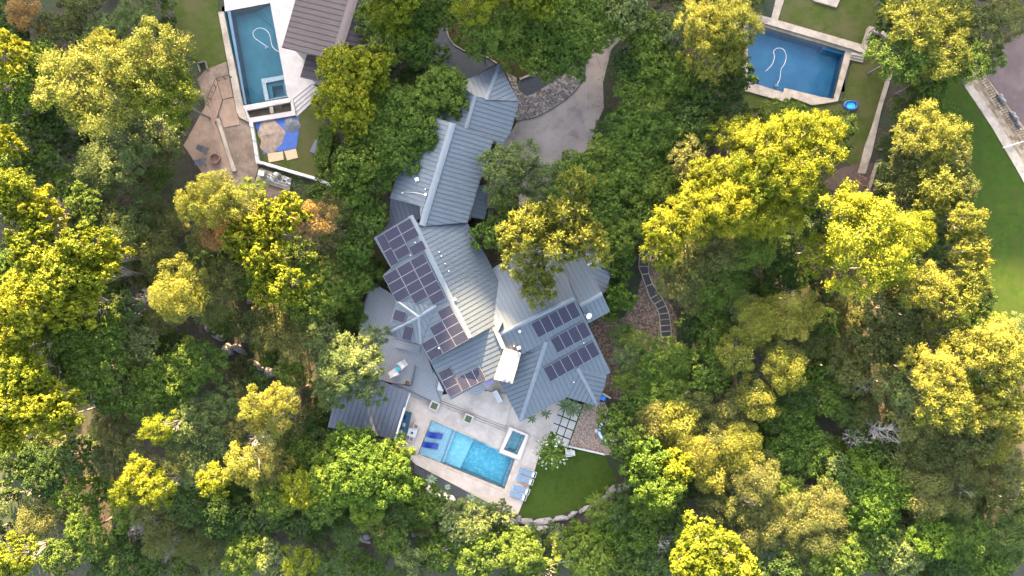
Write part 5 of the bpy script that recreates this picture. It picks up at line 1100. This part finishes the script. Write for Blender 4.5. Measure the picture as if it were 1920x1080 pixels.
# fill of low understorey where the photo shows only scrub between the crowns
frnd = random.Random(5); fill = 0
cells = [(x + frnd.uniform(-14, 14), y + frnd.uniform(-14, 14)) for x in range(-10, 1935, 31) for y in range(-10, 1095, 31)]; frnd.shuffle(cells)
for x, y in cells:
    if fill >= 260: break
    if any(inpoly(np.array([x + dx]), np.array([y + dy]), p)[0] for p in BUILT for dx, dy in ((0, 0), (20, 0), (-20, 0), (0, 20), (0, -20))): continue
    if any((x - q[1]) ** 2 + (y - q[2]) ** 2 < (q[3] * .80 + 4) ** 2 for q in TREES): continue
    if 250 < x < 340 and 250 < y < 480 and frnd.random() < .7: continue
    if 390 < x < 520 and 590 < y < 710 and frnd.random() < .6: continue
    g = float(ground_h((x - 960) / S, (540 - y) / S))
    hh = frnd.choice((2.2, 3, 4, 5.2)); tree(x, y, 15 + hh * 3.2 + frnd.uniform(0, 5), g + hh, 's' if hh < 3.5 and frnd.random() < .5 else frnd.choice('kbw' if hh > 3.5 else 'kks'), frnd.choice('GDOGDSGO')); fill += 1
# hedge beside the tarp lawn
hg = thing('hedge', 'clipped green and rusty hedge between the tarp lawn and the big trees', 'hedge', P(*z1((805, 770))[0], 0))
rng = np.random.default_rng(8); A_ = np.array(P(*z1((815, 665))[0], 0))[:2]; B_ = np.array(P(*z1((785, 860))[0], 0))[:2]
n = 9000; tt = rng.uniform(0, 1, n); dB = (B_ - A_) / np.linalg.norm(B_ - A_); nB = np.array([dB[1], -dB[0]]); ss = rng.uniform(-1, 1, n)
top = rng.uniform(0, 1, n) < .6; zz = np.where(top, 2.2 + rng.normal(0, .08, n), rng.uniform(.1, 2.2, n)); ss = np.where(top, ss, np.sign(ss)) * .75 + rng.normal(0, .06, n)
C = np.stack([A_[0] + (B_ - A_)[0] * tt + nB[0] * ss, A_[1] + (B_ - A_)[1] * tt + nB[1] * ss, zz], 1) - np.array(hg.location)
me = leaf_mesh('foliage', C, np.repeat([[0, 0, 1.0]], n, 0), .16, np.clip(rng.uniform(0, .85, n) + .2 * (tt > .5), 0, 1), rng); me.materials.append(LM['G'])
o = bpy.data.objects.new('foliage', me); COL.objects.link(o); o.parent = hg
bm = bmesh.new(); 
for t_ in np.linspace(.05, .95, 8):
    q = A_ + (B_ - A_) * t_; tube(bm, [Vector((q[0], q[1], 0)) - hg.location, Vector((q[0], q[1], 1.9)) - hg.location], .04, 5)
mesh_obj('stem', bm, M['bark'], hg)
# white flowering tree on the patio edge
q = z9((515, 690))[0]; ft = thing('flowering_tree', 'small bright green tree with white blossom between patio and turf', 'tree', P(*q, 0) * (1 - 2.6 / H)); ft.location.z = .1
rng = np.random.default_rng(55); C = []; D = []; T = []
for i in range(120):
    d = sph(rng, 1, -.1)[0]; L_ = rng.uniform(1.4, 2.3); k = 40; t_ = np.linspace(.15, 1, k)
    p = np.array([0, 0, 2.0]) + d * (L_ * t_)[:, None] * np.array([1, 1, .75]); p[:, 2] -= .25 * t_ ** 2; C.append(p + rng.normal(0, .06, (k, 3))); D.append(np.repeat(d[None], k, 0)); T.append(np.clip(rng.uniform(.2, .8) + rng.normal(0, .12, k), 0, 1))
me = leaf_mesh('crown', np.concatenate(C), np.concatenate(D), .17, np.concatenate(T), rng); me.materials.append(leafmat('leaf_fresh', (.06, .10, .015), (.13, .18, .03))); o = bpy.data.objects.new('crown', me); COL.objects.link(o); o.parent = ft
d = sph(rng, 34, .0); cc = np.array([0, 0, 2.0]) + d * rng.uniform(1.7, 2.25, 34)[:, None] * np.array([1, 1, .75]); C = np.repeat(cc, 14, 0) + rng.normal(0, .06, (34 * 14, 3))
me = leaf_mesh('blossom', C, np.repeat(d, 14, 0), .075, rng.uniform(0, 1, 34 * 14), rng, .9); me.materials.append(mat('blossom', (.42, .44, .36), rough=.7)); o = bpy.data.objects.new('blossom', me); COL.objects.link(o); o.parent = ft
o = bpy.data.objects.new('trunk', TRK[0]); COL.objects.link(o); o.parent = ft; o.scale = (1.6, 1.6, 2.8)
# bare trees
BT = [(1275, 50, 30, 8, 'pale bare tree among green crowns near top centre right'), (1268, 75, 22, 7, 'smaller pale bare tree just below the one near top centre right'), (248, 560, 44, 8, 'grey bare branching tree right of the bright yellow oaks on the left'), (262, 625, 24, 6, 'small bare tree below the grey bare one on the left'), (235, 1000, 42, 3, 'grey bare tree in the dark scrub at bottom left'), (300, 1040, 44, 3, 'spreading bare tree between olive junipers at bottom left'), (190, 865, 30, 4, 'small bare tree under the yellow oaks at lower left'), (480, 830, 40, 7, 'grey twiggy bare tree between the golden junipers lower left'), (500, 245, 1, 1, ''), (1640, 715, 30, 8, 'bare grey tree in the junipers right of centre right'), (1680, 820, 44, 8, 'wide bare tree lower right among the junipers'), (1620, 830, 36, 5, 'bare fallen looking tree in the dark gap lower right'), (1830, 940, 44, 9, 'bare pale tree among the junipers near the lower right corner'), (1860, 850, 34, 7, 'bare tree in the shaded gap near the right edge'), (1175, 660, 24, 5, 'white barked bare tree near the east roof tip'), (1155, 672, 20, 3, 'low white bare bush beside the east wing'), (1250, 1030, 26, 6, 'bare pale tree left of the bright yellow oak at bottom'), (1725, 95, 1, 1, ''), (1650, 362, 24, 3, 'brown bare bush on the dark mulch bed'), (1620, 340, 26, 3, 'larger brown bare bush at the mulch bed end of the long wall'), (660, 800, 1, 1, ''), (30, 950, 34, 1.5, 'brown leafless tree near the left edge low down'), (1500, 560, 40, 6, 'bare twiggy tree between golden junipers, right of centre'), (1690, 362, 22, 6, 'pale bare snag right of the mulch bed'), (625, 420, 30, 9, 'bare twiggy juniper beside the rust coloured tree'), (1410, 950, 26, 8, 'small bare snag in the lower right junipers')]
for i, (x, y, r, h, lab) in enumerate(BT):
    if r < 2: continue
    if h >= 4: h += 2.2
    p = P(x, y, h * .7); g = float(ground_h(p.x, p.y)); t = thing('bare_tree', lab, 'tree', (p.x, p.y, g), 0, 'leafless trees in the wood')
    o = bpy.data.objects.new('branches', BARE[i % 3]); COL.objects.link(o); o.parent = t; k = r / S * 1.3; o.scale = (k, k, (h - g) * .62); o.rotation_euler[2] = i * 1.3
    if h == 3 and x > 1600:
        o.material_slots[0].link = 'OBJECT'; o.material_slots[0].material = M['pit']
# agaves and drooping banana plants
def frond_plant(name, label, q, z, n, L, up, wd, m, cat='plant'):
    t = thing(name, label, cat, P(*q, z)); rnd = random.Random(int(q[0] * 7)); bm = bmesh.new()
    for i in range(n):
        a = 6.283 * i / n + rnd.uniform(-.2, .2); l = L * rnd.uniform(.75, 1.1); u = up * rnd.uniform(.6, 1.2); pr = []
        for k in range(7):
            s = k / 6; r = l * s; zz = u * s * 2 * (1 - s * .9) * L + .05; w_ = wd * math.sin(math.pi * min(.98, .12 + s * .86)) ; c = Vector((r * math.cos(a), r * math.sin(a), zz)); sd_ = Vector((-math.sin(a), math.cos(a), 0)) * w_
            pr.append((bm.verts.new(c - sd_ + Vector((0, 0, .25 * w_))), bm.verts.new(c), bm.verts.new(c + sd_ + Vector((0, 0, .25 * w_)))))
        for A, B in zip(pr, pr[1:]):
            bm.faces.new((A[0], A[1], B[1], B[0])); bm.faces.new((A[1], A[2], B[2], B[1]))
    mesh_obj('leaves', bm, m, t); bm = bmesh.new(); lathe(bm, (0, 0, -.1), [(.1, 0), (.12, .2), (0, .3)], 8); mesh_obj('stem', bm, M['bark'], t)
ag = mat('agave_leaf', (.14, .20, .12), (.20, .27, .17), 3, .6); bn = mat('banana_leaf', (.028, .052, .008), (.05, .085, .014), 3, .6)
for q, l in (((290, 243), 'spiky pale agave in the slate bed nearest the big lime green tree'), ((600, 390), 'spiky agave in the middle of the slate bed'), ((680, 450), 'spiky agave at the right end of the slate bed'), ((415, 305), 'small dusty agave between the two bigger ones in the slate bed')):
    frond_plant('agave', l, z8(q)[0], .1, 22, .75 if q[0] != 415 else .4, .35, .05, ag)
for q, l in (((655, 215), 'banana plant with broad leaves left of the paver grid under the eave'), ((735, 245), 'banana plant drooping over the white pavers'), ((450, 300), 'small banana plant under the roof edge above the spa'), ((310, 345), 'smallest banana plant by the roof corner above the spa'), ((885, 225), 'banana plant at the gravel court under the eave tip')):
    big = q[0] in (655, 735); frond_plant('banana_plant', l, z9(q)[0], 1.4 if big else .9, 12 if big else 8, 1.35 if big else .75, .25, .13 if big else .1, bn)
frond_plant('potted_plant', 'small potted plant near the corner of the grey deck', z6((680, 488))[0], 1.3, 12, .35, .8, .05, LM['B'])
t = thing('log_pile', 'cut pinkish tree stump with fallen limbs at bottom centre', 'stump', P(1073, 1045, -1.5)); t.location.z = float(ground_h(t.location.x, t.location.y))
bm = bmesh.new(); tube(bm, [(0, 0, 0), (.1, 0, .7)], .3, 9, r2=.25); mesh_obj('stump', bm, mat('cut_wood', (.30, .20, .15), (.4, .29, .22), 4, .9), t)
for a, b in (((.3, .1, .4), (1.8, -.4, .3)), ((-.2, .1, .4), (-2.0, -.3, .2)), ((-.1, .2, .5), (-.6, 1.2, .5))): bm = bmesh.new(); tube(bm, [a, ((a[0] + b[0]) / 2, (a[1] + b[1]) / 2 + .2, .5), b], .15, 7, r2=.08); mesh_obj('limb', bm, M['bare'], t)
# ground cover: low scrub and weeds nobody could count
rng = np.random.default_rng(12); n0 = 9000
X = rng.uniform(-20, 1940, n0); Y = rng.uniform(-20, 1100, n0); keep = np.ones(n0, bool)
for p in BUILT: keep &= ~inpoly(X, Y, p)
pat = np.sin(X * .021 + 3 * np.sin(Y * .013)) + np.sin(Y * .027 + 2 * np.sin(X * .017)); keep &= (pat > -.4) | (rng.uniform(0, 1, n0) < .3)
keep &= ~((X > 1800) & (Y < 700) & (X > 1800 + (Y - 100) * .1))
X = X[keep]; Y = Y[keep]; k = 12; wx = (X - 960) / S; wy = (540 - Y) / S; gz_ = ground_h(wx, wy)
Cc = np.repeat(np.stack([wx, wy, gz_ + rng.uniform(.05, .5, len(X))], 1), k, 0) + rng.normal(0, 1, (len(X) * k, 3)) * np.array([.28, .28, .10])
me = leaf_mesh('undergrowth', Cc, np.repeat([[0, 0, 1.0]], len(Cc), 0), .17, np.repeat(rng.uniform(0, .7, len(X)), k) + rng.normal(0, .12, len(Cc)), rng); me.materials.append(LM['G'])
o = bpy.data.objects.new('undergrowth', me); COL.objects.link(o); tag(o, 'low weeds and seedlings covering the ground between the trees', 'undergrowth', kind='stuff')

# ------------------------------------------------------------------ labels that single each tree out
LMK = {'the turquoise pool': (870, 850), 'the grey roofed house': (900, 500), 'the sunlit ridge roof end': (860, 600), 'the east wing roof': (1060, 640), 'the slate blue pavilion roof': (690, 770), 'the teal left pool': (480, 100), 'the rusty fire pit': (405, 298), 'the blue tarp': (520, 255), 'the pool equipment': (515, 332), 'the brown roof': (625, 60), 'the curved drive': (1040, 230), 'the brown lawn': (950, 110), 'the deep blue pool': (1500, 110), 'the mulch bed': (1620, 350), 'the stone band': (1860, 200), 'the bright right lawn': (1870, 450), 'the curved step path': (1230, 560), 'the turf lawn': (1070, 900), 'the wooded rock line': (440, 650), 'the top left corner': (0, 0), 'the middle of the left edge': (0, 540), 'the bottom left corner': (0, 1080), 'the bottom edge centre': (800, 1080), 'the bottom right corner': (1920, 1080), 'the middle of the right edge': (1920, 620), 'the top right corner': (1920, 0), 'the small bare tree below golden junipers': (1500, 560), 'the round golden tree': (1620, 450), 'the lime tree below the pavilion': (680, 880), 'the bright bottom oak': (1330, 1035), 'the wide bare tree lower right': (1680, 820), 'the grey bare tree left': (248, 560)}
HUE = {'Y': 'golden yellow', 'W': 'straw yellow', 'G': 'mid green', 'D': 'dark green', 'O': 'olive grey', 'S': 'sage green', 'L': 'lime green', 'B': 'rusty brown'}
KD = {'b': 'broadleaf tree', 'w': 'feathery tree', 'j': 'rounded juniper', 's': 'leafy shrub', 'k': 'juniper bush'}
groups = {}
for T_ in TREES:
    t, x, y, r, h, k, m = T_
    nm, (lx, ly) = min(LMK.items(), key=lambda kv: math.hypot(kv[1][0] - x, kv[1][1] - y)); dx, dy = x - lx, y - ly; d = math.hypot(dx, dy)
    ang = math.degrees(math.atan2(-dy, dx)) % 360; dr = ['right of', 'above right of', 'above', 'above left of', 'left of', 'below left of', 'below', 'below right of'][int((ang + 22.5) // 45) % 8]
    sz = ('big ' if r >= 54 else 'small ' if r < 36 else '') if k in 'bwj' else ''
    groups.setdefault((sz + HUE[m] + ' ' + KD[k], dr, nm), []).append((d, t, k))
ORD = ['', 'nearest', 'second nearest', 'third nearest', 'fourth nearest', 'fifth nearest', 'sixth nearest', 'seventh nearest', 'eighth nearest']
GR = {'b': 'broadleaf trees of the wood', 'w': 'feathery trees of the wood', 'j': 'junipers of the wood', 's': 'leafy shrubs in the wood', 'k': 'juniper bushes in the wood'}
for (lk, dr, nm), L_ in groups.items():
    L_.sort(key=lambda q: q[0])
    for i, (d, t, k) in enumerate(L_):
        t['label'] = (lk + ' ' + dr + ' ' + nm) if len(L_) == 1 else (ORD[i + 1] + ' ' + lk + ' ' + dr + ' ' + nm)
        t['category'] = 'tree' if k in 'bwj' else 'shrub'; t['group'] = GR[k]
print('trees', len(TREES), 'fill', fill)
